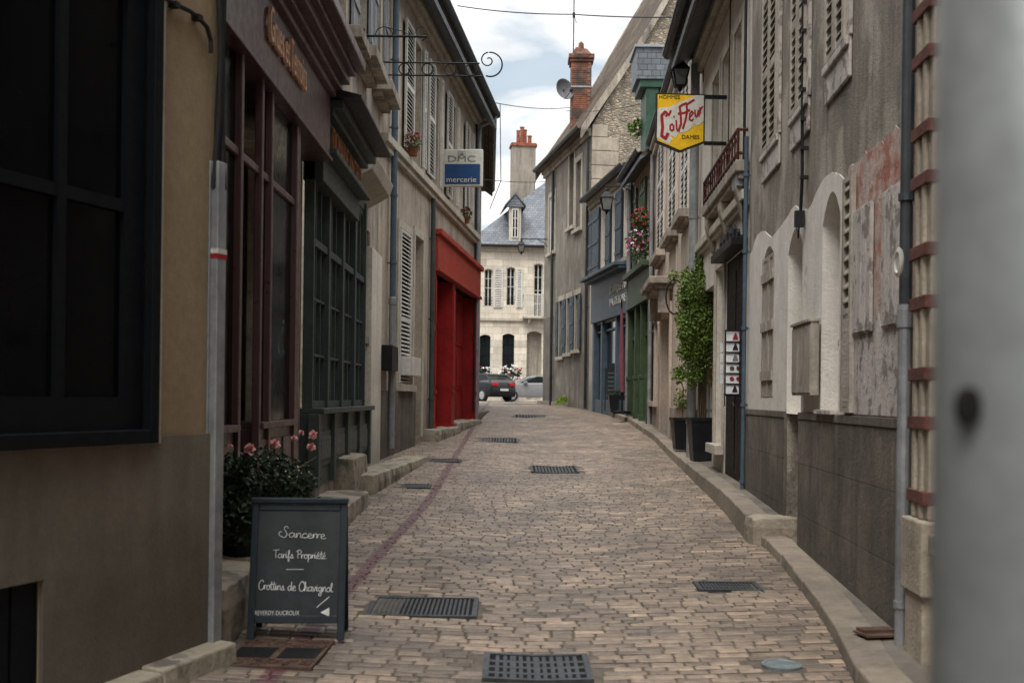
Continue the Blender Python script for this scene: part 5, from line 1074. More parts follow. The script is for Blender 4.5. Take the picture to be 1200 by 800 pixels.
# ================================================================ OBJECTS
# lanterns
def lantern(label, px, py, Y, hpx, wall_x, brk_py):
    c = W(px, py, Y); s = hpx * Y / FPX; root = thing('street_lantern', label, 'lantern', (c.x, Y, c.z)); r_ = s * .26
    b = MB(); n = 4; f = 2 ** .5
    def ring(rad, z): return [(rad * math.cos(math.pi / 4 + k * math.pi / 2), rad * math.sin(math.pi / 4 + k * math.pi / 2), z) for k in range(4)]
    lo, hi = ring(r_ * .8, -s * .32), ring(r_ * 1.35, s * .18)
    for k in range(4): b.tube([lo[k], hi[k]], .014, 5)
    for rg in (lo, hi): b.tube(rg + [rg[0]], .016, 5)
    b.lathe((0, 0, 0), [(.01, -s * .5), (.03, -s * .45), (r_ * .3, -s * .36), (r_ * .75, -s * .32)], 8); b.build('frame', 'iron', root)
    b = MB(); b.hexa([(x * .95, y * .95, z) for x, y, z in lo], [(x * .95, y * .95, z) for x, y, z in hi]); b.build('glass', 'lantern_glass', root)
    b = MB(); b.hexa(ring(r_ * 1.5, s * .18), ring(r_ * .85, s * .34)); b.hexa(ring(r_ * .8, s * .34), ring(r_ * .6, s * .42)); b.lathe((0, 0, 0), [(r_ * .25, s * .42), (r_ * .3, s * .5), (.02, s * .56)], 8); b.build('hood', 'iron', root)
    zb = W(px, brk_py, Y).z - c.z; b = MB(); wx = wall_x - c.x; b.tube([(0, 0, s * .5), (0, 0, zb)], .014, 5); b.tube([(-.05 if wx > 0 else .05, 0, zb), (wx, 0, zb)], .02, 6); b.tube([(wx * .55, 0, zb), (wx * .8, 0, zb - abs(wx) * .12), (wx, 0, zb - abs(wx) * .35)], .013, 5); b.box(wx - .02, wx + .03, -.04, .04, zb - .4, zb + .08); b.build('bracket', 'iron', root); return root
lantern('large black lantern directly above the yellow hairdresser sign', 797, 89, 20.0, 38, 3.04, 67)
lantern('smaller black lantern before the navy shutters', 711, 237, 36.0, 29, 3.46, 218)
lantern('tiny distant black lantern before the limestone house', 611, 290, 50.5, 17, 1.45, 280)
# hairdresser sign
Ys = 16.9; p0, p1 = W(769, 109, Ys), W(827, 109, Ys); ww = p1.x - p0.x; zt_ = p0.z; zb_ = W(769, 166, Ys).z; zpnt = W(797, 178, Ys).z; hS = zt_ - zb_; dp = zpnt - zb_
sg = thing('hanging_sign', 'yellow and white shield-shaped hairdresser sign on two black arms', 'sign', (p0.x, Ys, zb_), R(3))
b = MB(); out_ = [(0, 0), (ww * .5, dp), (ww, 0), (ww, hS), (0, hS)]; b.prism(out_, 0, .07); b.build('sign_box', 'sign_black', sg)
def inset(pl, d):
    c = (ww / 2, hS * .45); return [(c[0] + (x - c[0]) * (1 - d / ww * 2), c[1] + (z - c[1]) * (1 - d / ww * 2)) for x, z in pl]
ip = inset(out_, .02); b = MB(); b.prism(ip, -.006, .0); b.build('yellow_face', 'sign_yellow', sg)
bandp = [(.02, .08), (.28, -.05), (.33, .06), (.31, .14), (.40, .08), (.47, .19), (.56, .2), (.66, .24), (.76, .34), (.75, .38), (.86, .34), (.97, .44), (.97, .97), (.8, .97), (.6, .86), (.47, .82), (.38, .74), (.36, .77), (.26, .7), (.1, .7), (.03, .66)]
b = MB(); b.prism([(x * ww, z * hS) for x, z in bandp], -.009, -.006); b.build('white_flash', 'sign_white', sg)
# lettering cut as shapes
def strokes(b, lst, y, th, sc, off):
    for pl in lst:
        P = [(off[0] + x * sc[0], off[1] + z * sc[1]) for x, z in pl]
        for k in range(len(P) - 1):
            (x0, z0), (x1, z1) = P[k], P[k + 1]; dx_, dz_ = x1 - x0, z1 - z0; l = math.hypot(dx_, dz_) or 1; t = th[k] if isinstance(th, list) else th; nx_, nz_ = -dz_ / l * t, dx_ / l * t; ex, ez = dx_ / l * t * .4, dz_ / l * t * .4
            b.prism([(x0 - ex - nx_, z0 - ez - nz_), (x1 + ex - nx_, z1 + ez - nz_), (x1 + ex + nx_, z1 + ez + nz_), (x0 - ex + nx_, z0 - ez + nz_)], y - .003 - random.uniform(0, .0008), y)
b = MB(); S_ = (ww, hS)
strokes(b, [[(.30, .64), (.26, .545), (.19, .62)], [(.2, .52), (.24, .58)]], -.009, .014, S_, (0, 0))
strokes(b, [[(.19, .615), (.115, .535), (.135, .3), (.12, .12), (.2, .06), (.245, .17)]], -.009, .021, S_, (0, 0))
strokes(b, [[(.325, .365), (.29, .33), (.29, .26), (.325, .225), (.36, .26), (.36, .33), (.325, .365)], [(.41, .44), (.425, .27), (.445, .22)], [(.36, .52), (.37, .515)]], -.009, .012, S_, (0, 0))
strokes(b, [[(.62, .8), (.54, .77), (.475, .72), (.5, .58), (.51, .38), (.46, .22)], [(.45, .58), (.58, .6)], [(.77, .87), (.69, .82), (.62, .77), (.63, .62), (.6, .45), (.55, .28)], [(.58, .60), (.68, .66)]], -.009, .015, S_, (0, 0))
strokes(b, [[(.68, .5), (.76, .6), (.73, .64), (.685, .58), (.68, .47), (.73, .44), (.76, .48)], [(.79, .66), (.8, .54), (.83, .52), (.865, .66), (.875, .54)], [(.885, .58), (.895, .72), (.9, .6)], [(.9, .66), (.945, .74)]], -.009, .011, S_, (0, 0))
b.build('lettering', 'sign_red', sg)
put_text('HOMMES', 'small_lettering', 'sign_black', sg, (ww * .06, -.008, hS * .885), ww * .42, hS * .075, .003, xdir=(1, 0, 0)); put_text('DAMES', 'small_lettering', 'sign_black', sg, (ww * .53, -.008, hS * .07), ww * .36, hS * .08, .003, xdir=(1, 0, 0))
b = MB(); wx = 2.9 - p0.x
for py in (111.5, 166): z = W(800, py, Ys).z - zb_; b.box(ww, wx, .015, .055, z - .03, z + .02)
b.build('mounting_arm', 'iron', sg)
# chalkboard
pA = GP(346, 752); cb_ = thing('chalkboard', 'black A-shaped pavement chalkboard listing wine prices and goat cheese', 'chalkboard', (pA.x, pA.y, hz(pA.x, pA.y) + .004), R(3)); Yb = pA.y
bw = (W(406, 700, Yb).x - W(293, 700, Yb).x) / 2; bh = W(350, 586, Yb).z - cb_.location.z; lean = .17
def panel(par, sgn):
    X = Matrix.Translation((0, 0, 0)) @ Matrix.Shear('XZ', 4, (0, 0)) if False else Matrix.Identity(4)
    ang = math.atan2(lean, bh) * sgn; return Matrix.Translation((0, (0 if sgn > 0 else 2 * lean), 0)) @ Matrix.Rotation(-ang, 4, 'X')
for sgn, nm in ((1, 'front_frame'), (-1, 'rear_frame')):
    X = panel(cb_, sgn); H = bh / math.cos(math.atan2(lean, bh)) - .03; b = MB()
    for sx in (-1, 1): b.box(sx * bw, sx * (bw - .042), 0, .028, 0, H)
    b.box(-bw + .042, bw - .042, 0, .028, H - .045, H); b.box(-bw + .042, bw - .042, 0, .028, .1, .145); b.build(nm, 'board_frame', cb_, bev=.003, xf=X)
    b = MB(); b.box(-bw + .042, bw - .042, .008, .02, .145, H - .045); b.build('board', 'slate_board', cb_, xf=X)
b = MB(); b.box(-bw - .005, bw + .005, lean - .03, lean + .035, bh - .03, bh); b.build('hinge_bar', 'board_frame', cb_, bev=.004)
GL = {'a': ([[(.8, .8), (.5, 1), (.1, .7), (.1, .2), (.4, 0), (.8, .5), (.82, .95), (.8, .2), (1.05, 0)]], 1.05), 'n': ([[(0, .1), (.1, .95), (.12, 0), (.3, .8), (.6, 1), (.7, .6), (.72, .1), (.95, .05)]], .95),
      'c': ([[(.7, .8), (.4, 1), (.05, .6), (.1, .15), (.45, 0), (.85, .2)]], .82), 'e': ([[(0, .35), (.5, .6), (.55, .9), (.3, 1), (.08, .6), (.15, .1), (.5, 0), (.8, .2)]], .78),
      'r': ([[(0, .1), (.1, 1), (.15, .1), (.2, .7), (.45, 1), (.62, .85)]], .6), 's': ([[(0, .05), (.3, .9), (.35, 1), (.5, .4), (.35, .02), (.05, .08)], [(.4, .05), (.75, .15)]], .7),
      't': ([[(.3, 1.8), (.22, .9), (.2, .2), (.4, 0), (.6, .15)], [(-.05, 1.15), (.6, 1.25)]], .55), 'o': ([[(.4, 1), (.08, .7), (.1, .15), (.4, 0), (.7, .3), (.65, .8), (.4, 1), (.8, .85)]], .82),
      'i': ([[(0, .2), (.15, 1), (.15, .15), (.4, .1)], [(.18, 1.4), (.2, 1.45)]], .42), 'f': ([[(0, .2), (.35, 1.3), (.4, 1.9), (.22, 1.9), (.2, .8), (.15, -.6), (.3, -.8), (.35, -.3), (.2, .1), (.6, .3)]], .6),
      'p': ([[(0, .6), (.12, 1), (.08, -.9)], [(.1, .6), (.35, 1), (.65, .75), (.6, .2), (.3, 0), (.1, .2)], [(.6, .1), (.8, .1)]], .8), 'd': ([[(.7, .85), (.4, 1), (.08, .6), (.15, .1), (.45, 0), (.72, .5), (.85, 1.9), (.8, .3), (1.05, .05)]], 1.05),
      'h': ([[(0, .1), (.3, 1.5), (.25, 2), (.12, 1.6), (.1, 0), (.3, .8), (.55, 1), (.65, .5), (.65, .05), (.9, .1)]], .9), 'u': ([[(0, .9), (.05, .3), (.3, 0), (.6, .4), (.65, .95), (.65, .2), (.9, .05)]], .9), 'v': ([[(0, .95), (.25, .0), (.55, .95), (.75, .85)]], .75),
      'g': ([[(.75, .85), (.4, 1), (.08, .6), (.2, .08), (.5, .1), (.75, .8), (.72, -.4), (.45, -.95), (.15, -.6), (.9, .1)]], .92), 'l': ([[(0, .2), (.4, 1.4), (.35, 2), (.18, 1.5), (.15, .3), (.35, 0), (.6, .15)]], .55),
      'S': ([[(1.1, 1.9), (.8, 2.3), (.45, 1.9), (.7, 1.2), (.9, .5), (.5, -.1), (-.2, .3), (-.3, .9), (.1, 1.1)]], 1.2), 'T': ([[(-.1, 1.9), (1.2, 2.05)], [(.55, 2.), (.5, .8), (.55, 0)]], .95),
      'P': ([[(.25, 1.9), (.2, 0)], [(-.1, 1.7), (.5, 2.1), (.95, 1.7), (.7, 1.1), (.2, 1.0)]], .95), 'C': ([[(1., 1.6), (.9, 2.), (.5, 2.), (.05, 1.2), (.15, .2), (.6, -.1), (1.1, .4)]], 1.1), ' ': ([], .7), '_': ([[(0, .3), (.9, .3)]], .9)}
GL['é'] = (GL['e'][0] + [[(.3, 1.3), (.5, 1.6)]], .78)
def catmull(P, n=5):
    if len(P) < 3: return P
    o = []; Q_ = [P[0]] + P + [P[-1]]
    for i in range(1, len(Q_) - 2):
        for k in range(n):
            t = k / n; o.append(tuple(.5 * (2 * Q_[i][d] + (Q_[i + 1][d] - Q_[i - 1][d]) * t + (2 * Q_[i - 1][d] - 5 * Q_[i][d] + 4 * Q_[i + 1][d] - Q_[i + 2][d]) * t * t + (3 * Q_[i][d] - Q_[i - 1][d] - 3 * Q_[i + 1][d] + Q_[i + 2][d]) * t ** 3) for d in (0, 1)))
    return o + [P[-1]]
Hb = bh / math.cos(math.atan2(lean, bh)) - .03
def write(s, x0, x1, z, h, th, drop=0):
    x = 0; items = []
    for ch_ in s: gl, adv = GL[ch_]; items += [[(x + a, c) for a, c in st] for st in gl]; x += adv
    k = (x1 - x0) / x; b = MB()
    for st in items: strokes(b, [catmull([(x0 + a * k, z + c * h + drop * (a / x)) for a, c in st])], .0075, th, (1, 1), (0, 0))
    b.build('chalk_writing', 'chalk', cb_, xf=panel(cb_, 1))
fx = lambda u: -bw + 2 * bw * u; fz = lambda v: Hb * (1 - v)
write('Sancerre', fx(.31), fx(.78), fz(.25), .028, .0016, -.012); write('Tarifs Propriété', fx(.24), fx(.79), fz(.405), .024, .0017, -.005); write('____', fx(.38), fx(.56), fz(.49), .003, .0016); write('Crottins de Chavignol', fx(.10), fx(.87), fz(.635), .027, .0019, -.014)
o_ = put_text('REVERDY-DUCROUX', 'chalk_writing', 'chalk', cb_, (fx(.07), .0075, fz(.82)), 2 * bw * .46, .026, .001, xdir=(1, 0, 0)); o_.data.transform(panel(cb_, 1))
b = MB(); strokes(b, [[(fx(.06), fz(.835)), (fx(.53), fz(.845))]], .0075, .0012, (1, 1), (0, 0)); b.prism([(fx(.75), fz(.8)), (fx(.84), fz(.83)), (fx(.84), fz(.765))], .0055, .0075)
for k in range(6): strokes(b, [[(fx(.71 + .02 * k), fz(.765 - .012 * k)), (fx(.735 + .02 * k), fz(.745 - .012 * k))]], .0075, .002, (1, 1), (0, 0))
b.build('chalk_drawing', 'chalk', cb_, xf=panel(cb_, 1))
# rose bush in a black pot on the ledge
Yr = 8.6; pr = W(283, 660, Yr); zled = g(9) + .27 + .0; rb = thing('rose_bush', 'pink rose bush in a black pot behind the chalkboard', 'rose bush', (-1.83, Yr, zled)); b = MB(); b.lathe((0, 0, 0), [(.16, 0), (.21, .3), (.23, .3), (.23, .33), (.19, .33), (.18, .29)], 18); b.build('pot', 'planter_black', rb, smooth=False)
b = MB(); rr = random.Random(12)
for k in range(9): a = rr.uniform(0, 6.28); r_ = rr.uniform(.1, .35); b.tube([(0, 0, .3), (r_ * .4 * math.cos(a), r_ * .4 * math.sin(a), .5), (r_ * math.cos(a) + .15, r_ * math.sin(a), rr.uniform(.6, .85))], [.01, .008, .004], 5)
b.build('stems', 'bark', rb)
b = MB(); random.seed(21)
for (cx_, cy_, cz_, r_, n) in ((-.06, -.05, .42, .24, 1000), (.1, .05, .6, .24, 1100), (-.14, -.1, .62, .18, 600), (.24, .25, .56, .2, 600), (.02, -.1, .3, .24, 900), (.26, .3, .38, .18, 350)): leaves(b, (cx_, cy_, cz_), (r_, r_, r_ * .8), n, .042)
b.build('foliage', 'dark_leaf', rb)
b = MB(); ri = rb.matrix_basis
for (px, py, s) in ((292, 527, .052), (322, 521, .045), (367, 509, .038), (365, 524, .042), (270, 523, .02), (345, 513, .028), (352, 507, .024)):
    p = W(px, py, Yr - .05 if px < 330 else Yr + .25) - Vector((-1.83, Yr, zled)); 
    for _ in range(3): flower(b, p + Vector((random.uniform(-.008, .008), random.uniform(-.01, .01), random.uniform(-.008, .008))), s, 0, 11)
b.build('blossoms', 'rose_pink', rb)
b = MB()
for k in range(26): p = W(random.uniform(290, 370), random.uniform(535, 560), Yr - .1) - Vector((-1.83, Yr, zled)); flower(b, p, .009, 0, 5)
b.build('white_buds', 'petal_white', rb)
# planters with the climbing vine
def planter(name, label, cat, x0, x1, yb, yt, h_, group=None):
    p = GP((x0 + x1) / 2, yb, h_); s = p.y / FPX; w_ = (x1 - x0) * s; H = (yb - yt) * s; root = thing(name, label, cat, (p.x, p.y + w_ * .4, g(p.y) + h_), R(4), group)
    def ring(r_, z, d=1): return [(-r_, -r_, z), (r_, -r_, z), (r_, r_, z), (-r_, r_, z)]
    b = MB(); a, c = w_ * .36, w_ * .5; b.hexa(ring(a, 0), ring(c, H)); b.build('pot', 'planter_black', root, bev=.01)
    b = MB(); 
    for sx in (-1, 1): b.box(sx * (c + .012), sx * (c - .02), -c - .012, c + .012, H - .04, H + .01); b.box(-c + .02, c - .02, sx * (c + .012), sx * (c - .02), H - .04, H + .01)
    b.build('rim', 'planter_black', root); b = MB(); b.box(-c + .02, c - .02, -c + .02, c - .02, H, H + .004); b.build('soil', 'bark', root); return root, w_, H
r1, w1_, H1 = planter('planter', 'tall tapered black planter nearest the postcard rack at the foot of the vine', 'planter', 808, 838, 540, 490, .19)
r2, w2_, H2 = planter('planter', 'second tall black planter standing just up the street from the nearer one', 'planter', 788, 812, 527, 490, .19)
# vine
Yv = r1.location.y + .35; vr = thing('climbing_vine', 'bright green climbing vine hanging down the wall above the black planters', 'vine', (r1.location.x + .05, Yv, r1.location.z + H1 * .9)); base = vr.location.copy(); b = MB(); random.seed(5)
def vp(px, py, Y): return W(px, py, Y) - base
top = vp(822, 330, Yv)
for k in range(4): b.tube([(-.05 + .04 * k, .02 * k, -.1), (-.03 + .03 * k, 0, .8), (top.x * .6 + .05 * k, .1, 1.6), (top.x + .08 * k - .1, .15, top.z)], [.02, .017, .014, .008], 6)
b.build('stems', 'bark', vr); b = MB()
blobs = [(828, 318, .17, 260), (815, 335, .26, 520), (828, 350, .22, 420), (806, 350, .2, 330), (818, 375, .27, 620), (806, 388, .18, 330), (828, 395, .2, 420), (814, 410, .24, 480), (826, 425, .17, 300), (803, 412, .13, 160), (813, 440, .15, 170), (800, 372, .13, 130), (822, 308, .12, 120), (799, 435, .1, 70), (797, 440, .1, 50)]
for (px, py, r_, n) in blobs:
    p = vp(px, py, Yv + random.uniform(-.2, .5)); leaves(b, p, (r_, r_ * 1.3, r_ * 1.15), int(n * 1.9), .055)
for k in range(50):
    px, py = random.uniform(798, 836), random.uniform(330, 430); p = vp(px, py, Yv + random.uniform(-.3, .3))
    for j in range(22): leaf1(b, p + Vector((random.uniform(-.04, .04), random.uniform(-.04, .04), -.025 * j)), random.uniform(.03, .06))
for k in range(60): p = vp(lerp(783, 812, k / 60), 325 + 4 * math.sin(k * .5), Yv + lerp(2.5, .3, k / 60)); leaf1(b, p, .07); leaf1(b, p + Vector((0, 0, .04)), .06)
b.build('foliage', 'vine_leaf', vr)
# small plant in the second planter
sp_ = thing('potted_plant', 'small loose green plant growing from the farther black planter', 'plant', (r2.location.x, r2.location.y, r2.location.z + H2)); b = MB()
b.tube([(0, 0, -.05), (.02, 0, .5), (-.05, 0, .8)], .01, 5); b.build('stem', 'bark', sp_); b = MB(); leaves(b, (0, 0, .35), (.15, .2, .2), 130, .06); leaves(b, (-.1, 0, .75), (.12, .2, .16), 100, .06); b.build('foliage', 'vine_leaf', sp_)
# black ring holder on the wall
p = W(791, 348, 21.5); rg = thing('iron_hoop', 'black iron hoop bracket half hidden by the vine', 'bracket', tuple(p)); b = MB(); b.tube([(.12 * math.cos(t) * 1.3, 0, .3 * math.sin(t)) for t in [2 * math.pi * k / 20 for k in range(21)]], .014, 6); b.box(.12, .3, -.02, .02, -.25, .28); b.build('hoop', 'iron', rg)
# stake sign by the planter
p = GP(832, 538, .19); Yp = p.y + .25; c0, c1 = W(824.5, 440, Yp), W(838.5, 440, Yp); z0_, z1_ = W(831, 451, Yp).z, W(831, 427, Yp).z
ss = thing('notice_board', 'blank brown board on a stake above the nearer planter', 'notice', ((c0.x + c1.x) / 2, Yp, g(Yp) + .19)); zz = ss.location.z; b = MB(); hw = (c1.x - c0.x) / 2; b.box(-hw, hw, -.015, .015, z0_ - zz, z1_ - zz); b.build('board', 'cardboard', ss, bev=.003); b = MB(); b.tube([(0, .02, .0), (0, .02, z1_ - zz - .05)], .012, 6); b.box(-.05, .06, .005, .03, .75, .78); b.build('stake', 'grey_paint', ss)
# postcard rack
Yk = 15.5; c0, c1 = W(850, 420, Yk), W(873, 420, Yk); z0_, z1_ = W(861, 462, Yk).z, W(861, 388, Yk).z; rk = thing('postcard_rack', 'wall rack of six white postcards with red and black pictures in the dark doorway', 'postcard rack', ((c0.x + c1.x) / 2, Yk, z0_), R(-6)); hw = (c1.x - c0.x) / 2; hh = z1_ - z0_
b = MB(); b.box(-hw, hw, .02, .03, -.02, hh + .02)
for k in range(7): z = hh * k / 6; b.tube([(-hw - .02, -.02, z), (hw + .02, -.02, z)], .006, 5)
for sx in (-1, 1): b.tube([(sx * hw, 0, -.15), (sx * hw, 0, hh)], .008, 5)
b.tube([(0, .02, -.15), (0, .3, -.1)], .012, 6); b.build('wire_frame', 'iron', rk)
for k in range(6):
    b = MB(); z = hh * k / 6; b.hexa([(-hw + .01, -.02, z + .008), (hw - .01, -.02, z + .008), (hw - .01, -.012, z + .008), (-hw + .01, -.012, z + .008)], [(-hw + .01, .0, z + hh / 6 - .008), (hw - .01, .0, z + hh / 6 - .008), (hw - .01, .008, z + hh / 6 - .008), (-hw + .01, .008, z + hh / 6 - .008)]); cdd = b.build('postcard', 'card', rk)
    b = MB(); zc = z + hh / 12; 
    if k in (5, 4, 0, 3): b.prism([(-.035, zc - .035), (.035, zc - .035), (.02, zc + .01), (.006, zc + .045), (-.006, zc + .045), (-.02, zc + .01)], -.026, -.013)
    else: b.lathe((0, 0, 0), [(.001, -.001), (.03, 0), (.03, .004), (.001, .005)], 12) if False else [b.prism([(x + .028 * math.cos(a), zc + .024 * math.sin(a)) for a in [2 * math.pi * i / 10 for i in range(10)]], -.026, -.013) for x in (-.04, .04)]
    b.build('picture', ['sign_black', 'sign_red', 'rust_iron', 'sign_grey', 'sign_black', 'sign_red'][k], cdd)
for k in range(4):
    b = MB(); z = hh * (k + 1) / 6; b.box(-hw - .07, -hw - .03, -.02, .1, z, z + hh / 6 - .02); b.build('postcard', 'card', rk)
# chalkboard and tub by the blue shop
p = GP(716, 486, .16); Yp = p.y - .0; tb = thing('plant_tub', 'square dark plant tub on the kerb below the blue shop sign', 'planter', (W(722, 486, 37.5).x, 37.5, g(37.5) + .17)); s = 37.5 / FPX; b = MB(); a, c, H = 7 * s, 9.5 * s, 21 * s; b.hexa([(-a, -a, 0), (a, -a, 0), (a, a, 0), (-a, a, 0)], [(-c, -c, H), (c, -c, H), (c, c, H), (-c, c, H)]); b.build('pot', 'planter_black', tb, bev=.01); b = MB(); leaves(b, (0, 0, H + .05), (c, c, .12), 160, .07); b.build('foliage', 'dark_leaf', tb)
mb_ = thing('menu_board', 'small dark menu stand behind the square tub at the blue shop', 'menu board', (W(718, 480, 38.6).x, 38.6, g(38.6) + .17)); s = 38.6 / FPX; b = MB(); b.box(-9 * s, 9 * s, 0, .04, 20 * s, 50 * s); b.box(-4 * s, 6 * s, 0, .04, 50 * s, 56 * s); b.build('board', 'slate_board', mb_); b = MB()
for sx in (-1, 1): b.box(sx * 9 * s - .02, sx * 9 * s + .02, 0.005, .05, 0, 50 * s)
b.build('frame', 'board_frame', mb_); b = MB()
for k in range(5): b.box(-6 * s, (3 + k % 3) * s, -.004, 0, (24 + 5 * k) * s, (25 + 5 * k) * s)
b.build('chalk_lines', 'sign_grey', mb_)
# flower box under the green shop windows
flowerpot('flower_box', 'hanging box of pink and white flowers over the green shop', 'flower box', V, 748, 292, .35, 500, (.6, .3, .45), ['petal_magenta', 'petal_white', 'petal_magenta'], .16, 'leaf', .08, .06, drop=.3)
flowerpot('flower_box', 'upper green tuft with red blooms over the green shop', 'flower box', V, 752, 268, .3, 260, (.4, .25, .3), ['petal_red'], .12, 'leaf', .1, .06, drop=.1)
tf = thing('wall_plant', 'tuft of green plant growing in the gutter before the stone gable', 'plant', tuple(W(748, 150, 35.5))); b = MB(); leaves(b, (0, 0, 0), (.35, .3, .25), 260, .12); b.build('foliage', 'vine_leaf', tf)
b = MB(); b.tube([(0, 0, -.25), (.05, 0, .1)], .02, 5); b.build('stem', 'bark', tf)
fb = thing('window_flowers', 'white and red flowers under the far left window of the limestone house', 'flowers', tuple(W(567, 437, 69.2)))
for (rt, col_, w_) in ((fb, ['petal_white', 'petal_red'], .45),):
    b = MB(); leaves(b, (0, 0, 0), (w_, .2, .3), 200, .14); b.build('foliage', 'dark_leaf', rt); b = MB(); [flower(b, (random.uniform(-w_, w_), -.2, random.uniform(-.2, .35)), .11, 0 if i % 5 else 1, 7) for i in range(18)]; b.build('blossoms', col_, rt)
fb = thing('window_flowers', 'white, red and yellow flowers under the middle window behind the silver car', 'flowers', tuple(W(598, 438, 69.0))); b = MB(); leaves(b, (0, 0, 0), (.6, .25, .4), 320, .15); b.build('foliage', 'dark_leaf', fb); b = MB(); [flower(b, (random.uniform(-.6, .6), -.25, random.uniform(-.35, .45)), .13, 0 if i % 4 else 1, 7) for i in range(34)]; b.build('blossoms', ['petal_white', 'petal_red'], fb)
# moss at the foot of the tall house
ms = thing('moss_clump', 'bright green mossy clump at the foot of the tall gabled house', 'moss', tuple(W(659, 469, 46.)), 0); ms.location.z = g(46) + .17; b = MB(); b.hexa([(-.3, -.1, -.05), (.12, -.1, -.05), (.12, .15, -.05), (-.3, .15, -.05)], [(-.2, -.06, .1), (.1, -.06, .3), (.1, .12, .32), (-.2, .12, .08)]); leaves(b, (0, 0, .12), (.25, .15, .15), 160, .06); b.build('clump', 'moss', ms)
# brown plate on the pavement at the right
p = GP(1043, 746, .12); pt_ = thing('drain_flap', 'small rusty metal flap on the pavement at the foot of the right drainpipe', 'drain cover', (p.x - .05, p.y + .05, g(p.y) + .125), R(10)); b = MB(); b.box(-.12, .12, -.09, .09, 0, .012); b.box(-.1, .1, -.02, .09, .012, .03); b.build('plate', 'rust_iron', pt_)
# blurred foreground pole
pp = thing('foreground_pole', 'pale grey metal pole very close to the camera at the right edge', 'pole', (.422, 1.0, g(1) - .05)); b = MB(); b.lathe((0, 0, 0), [(.078, 0), (.078, 3.2)], 40); b.build('post', 'pole_paint', pp, smooth=False)
for f_ in pp.children[0].data.polygons: f_.use_smooth = len(f_.vertices) == 4
b = MB(); z_ = W(1122, 476, .93).z - pp.location.z; cxo = max(-.07, W(1124, 476, .945).x - .418); b.lathe((0, 0, 0), [(.001, -.001), (.009, 0), (.009, .012), (.001, .013)], 14); b.build('bolt_hole', 'dark_hole', pp, xf=Matrix.Translation((cxo, -math.sqrt(.078 ** 2 - cxo ** 2) - .004, z_)) @ Matrix.Scale(1.7, 4, (0, 0, 1)) @ Matrix.Rotation(R(90), 4, 'X'))
# overhead wires
def wire(label, pts, r_=.012, sag=.1, name='overhead_wire'):
    P = [W(*p) for p in pts]; o = thing(name, label, 'wire', tuple(P[0])); b = MB(); q_ = []
    for a, c in zip(P, P[1:]):
        for k in range(11): t = k / 10; v = a.lerp(c, t) - P[0]; v.z -= sag * 4 * t * (1 - t); q_.append(v)
    b.tube(q_, r_, 5); b.build('wire', 'cable', o)
wire('long thin wire crossing the sky from the left eave towards the upper right roof', [(536, 7, 26), (671, 17, 25), (880, 18, 20)], .012, .05)
wire('wire crossing from the left downpipe bend to the brick chimney', [(577, 120, 33), (668, 126, 47)], .012, .1)
wire('wire dropping from the left gutter wire to the hanging junction', [(586, 122, 34), (587, 212, 34), (574, 245, 34)], .012, .0)
wire('faint wire crossing left to right just above the limestone chimney foot', [(565, 210, 34), (640, 213, 50)], .012, .05)
wire('wire crossing before the stone gable from the chimney to the dormer', [(664, 130, 46), (750, 122, 36)], .012, .1)
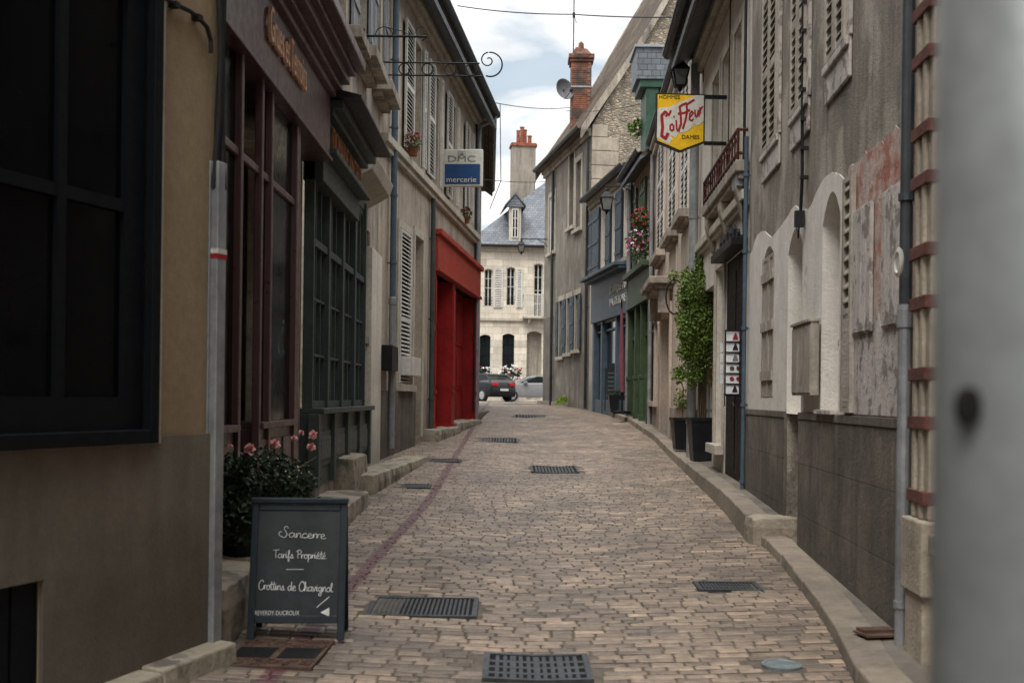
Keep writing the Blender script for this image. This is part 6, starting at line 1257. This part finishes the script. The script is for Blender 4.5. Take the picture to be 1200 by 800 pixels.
# ---- cars
def car(name, label, loc, rz, paint, L_=4.0, Wd=1.72, Ht=1.42, hatch=True):
    root = thing(name, label, 'car', loc, rz); h = Wd / 2
    prof = [(-L_ / 2, .42), (-L_ / 2 + .03, .75), (-L_ / 2 + .18, .92), (-L_ * .22, 1.0), (L_ * .33, 1.02), (L_ / 2 - .1, .98), (L_ / 2 - .02, .7), (L_ / 2, .42), (L_ / 2 - .08, .24), (-L_ / 2 + .1, .24)]
    def loft(prof_, ys, name_, m_, bev=.04, par=root):   # rings across the width, tapering
        b = MB(); n = len(prof_); rings = []
        for (yy, sc, dz) in ys: rings.append([(x * sc, yy, z if z < .5 else z + dz) for x, z in prof_])
        vs = [p for r_ in rings for p in r_]; fs = [tuple(range(n))[::-1], tuple(range((len(rings) - 1) * n, len(rings) * n))]
        for i in range(len(rings) - 1):
            for k in range(n): fs.append((i * n + k, i * n + (k + 1) % n, (i + 1) * n + (k + 1) % n, (i + 1) * n + k))
        b.add(vs, fs); return b.build(name_, m_, par, bev=bev, smooth=True)
    body = loft(prof, [(-h, .93, -.03), (-h + .1, .985, 0), (0, 1, .02), (h - .1, .985, 0), (h, .93, -.03)], 'body', paint, .03)
    cabp = [(-L_ * .24, .97), (-L_ * .08, Ht - .08), (L_ * .02, Ht), (L_ * .3, Ht - .04), (L_ * .43, 1.1), (L_ * .46, .97)]
    b = MB(); n = len(cabp); rings = []
    for yy in (-h + .07, -h + .22, h - .22, h - .07):
        inn = abs(yy) < h - .1; rings.append([(x, yy if (z < 1.05 or inn) else math.copysign(h - .2, yy), z) for x, z in cabp])
    vs = [p for r_ in rings for p in r_]; fs = [tuple(range(n))[::-1], tuple(range(3 * n, 4 * n))]
    for i in range(3):
        for k in range(n - 1): fs.append((i * n + k, i * n + k + 1, (i + 1) * n + k + 1, (i + 1) * n + k))
    b.add(vs, fs); cab = b.build('windows', 'glass', root)
    b = MB(); b.hexa([(-L_ * .09, -h + .2, Ht - .07), (L_ * .33, -h + .2, Ht - .07), (L_ * .33, h - .2, Ht - .07), (-L_ * .09, h - .2, Ht - .07)], [(-L_ * .04, -h + .24, Ht + .02), (L_ * .31, -h + .24, Ht + .01), (L_ * .31, h - .24, Ht + .01), (-L_ * .04, h - .24, Ht + .02)])
    for sy in (-1, 1):
        for (xa, za, xb, zb_) in ((-L_ * .24, .97, -L_ * .08, Ht - .05), (L_ * .1, .97, L_ * .1, Ht - .02), (L_ * .46, .97, L_ * .32, Ht - .03)):
            b.tube([(xa, sy * (h - .07), za), (xb, sy * (h - .2), zb_)], .045, 6)
    b.build('roof', paint, root, bev=.02)
    for sx in (-1, 1):
        for sy in (-1, 1):
            b = MB(); b.lathe((0, 0, 0), [(.1, -.1), (.28, -.1), (.32, -.07), (.32, .07), (.28, .1), (.1, .1)], 24); wh = b.build('tyre', 'tyre', root, xf=Matrix.Translation((sx * L_ * .31, sy * (h - .08), .32)) @ Matrix.Rotation(R(90), 4, 'X'))
            b = MB(); b.lathe((0, 0, 0), [(.02, -.11), (.2, -.108), (.21, .108), (.02, .11)], 12); b.build('rim', 'alloy', wh, xf=Matrix.Translation((sx * L_ * .31, sy * (h - .07), .32)) @ Matrix.Rotation(R(90), 4, 'X'))
    for sy in (-1, 1):
        b = MB(); b.box(L_ / 2 - .22, L_ / 2 - .0, sy * (h - .12), sy * (h - .5), .78, .97); b.build('tail_light', 'lamp_red', root, bev=.03)
        b = MB(); b.box(-L_ / 2 + .02, -L_ / 2 + .3, sy * (h - .1), sy * (h - .45), .66, .82); b.build('headlight', 'lamp_clear', root, bev=.03)
        b = MB(); b.box(-L_ * .17, -L_ * .12, sy * (h), sy * (h + .16), .98, 1.1); b.build('mirror', paint, root, bev=.03)
    b = MB(); b.box(L_ / 2 - .01, L_ / 2 + .015, -.26, .26, .55, .66); b.build('number_plate', 'sign_white', root)
    return root
p = W(572, 470, 64.5); car('parked_car', 'black hatchback seen from its rear corner at the top of the street', (p.x - .35, 64.5, g(64)), R(-52), 'car_black', 3.9, 1.7, 1.42)
p = W(618, 470, 66.5); car('parked_car', 'silver car side-on, partly hidden by the tall gabled house', (p.x + .35, 66.8, g(66)), R(8), 'car_silver', 4.2, 1.75, 1.36)
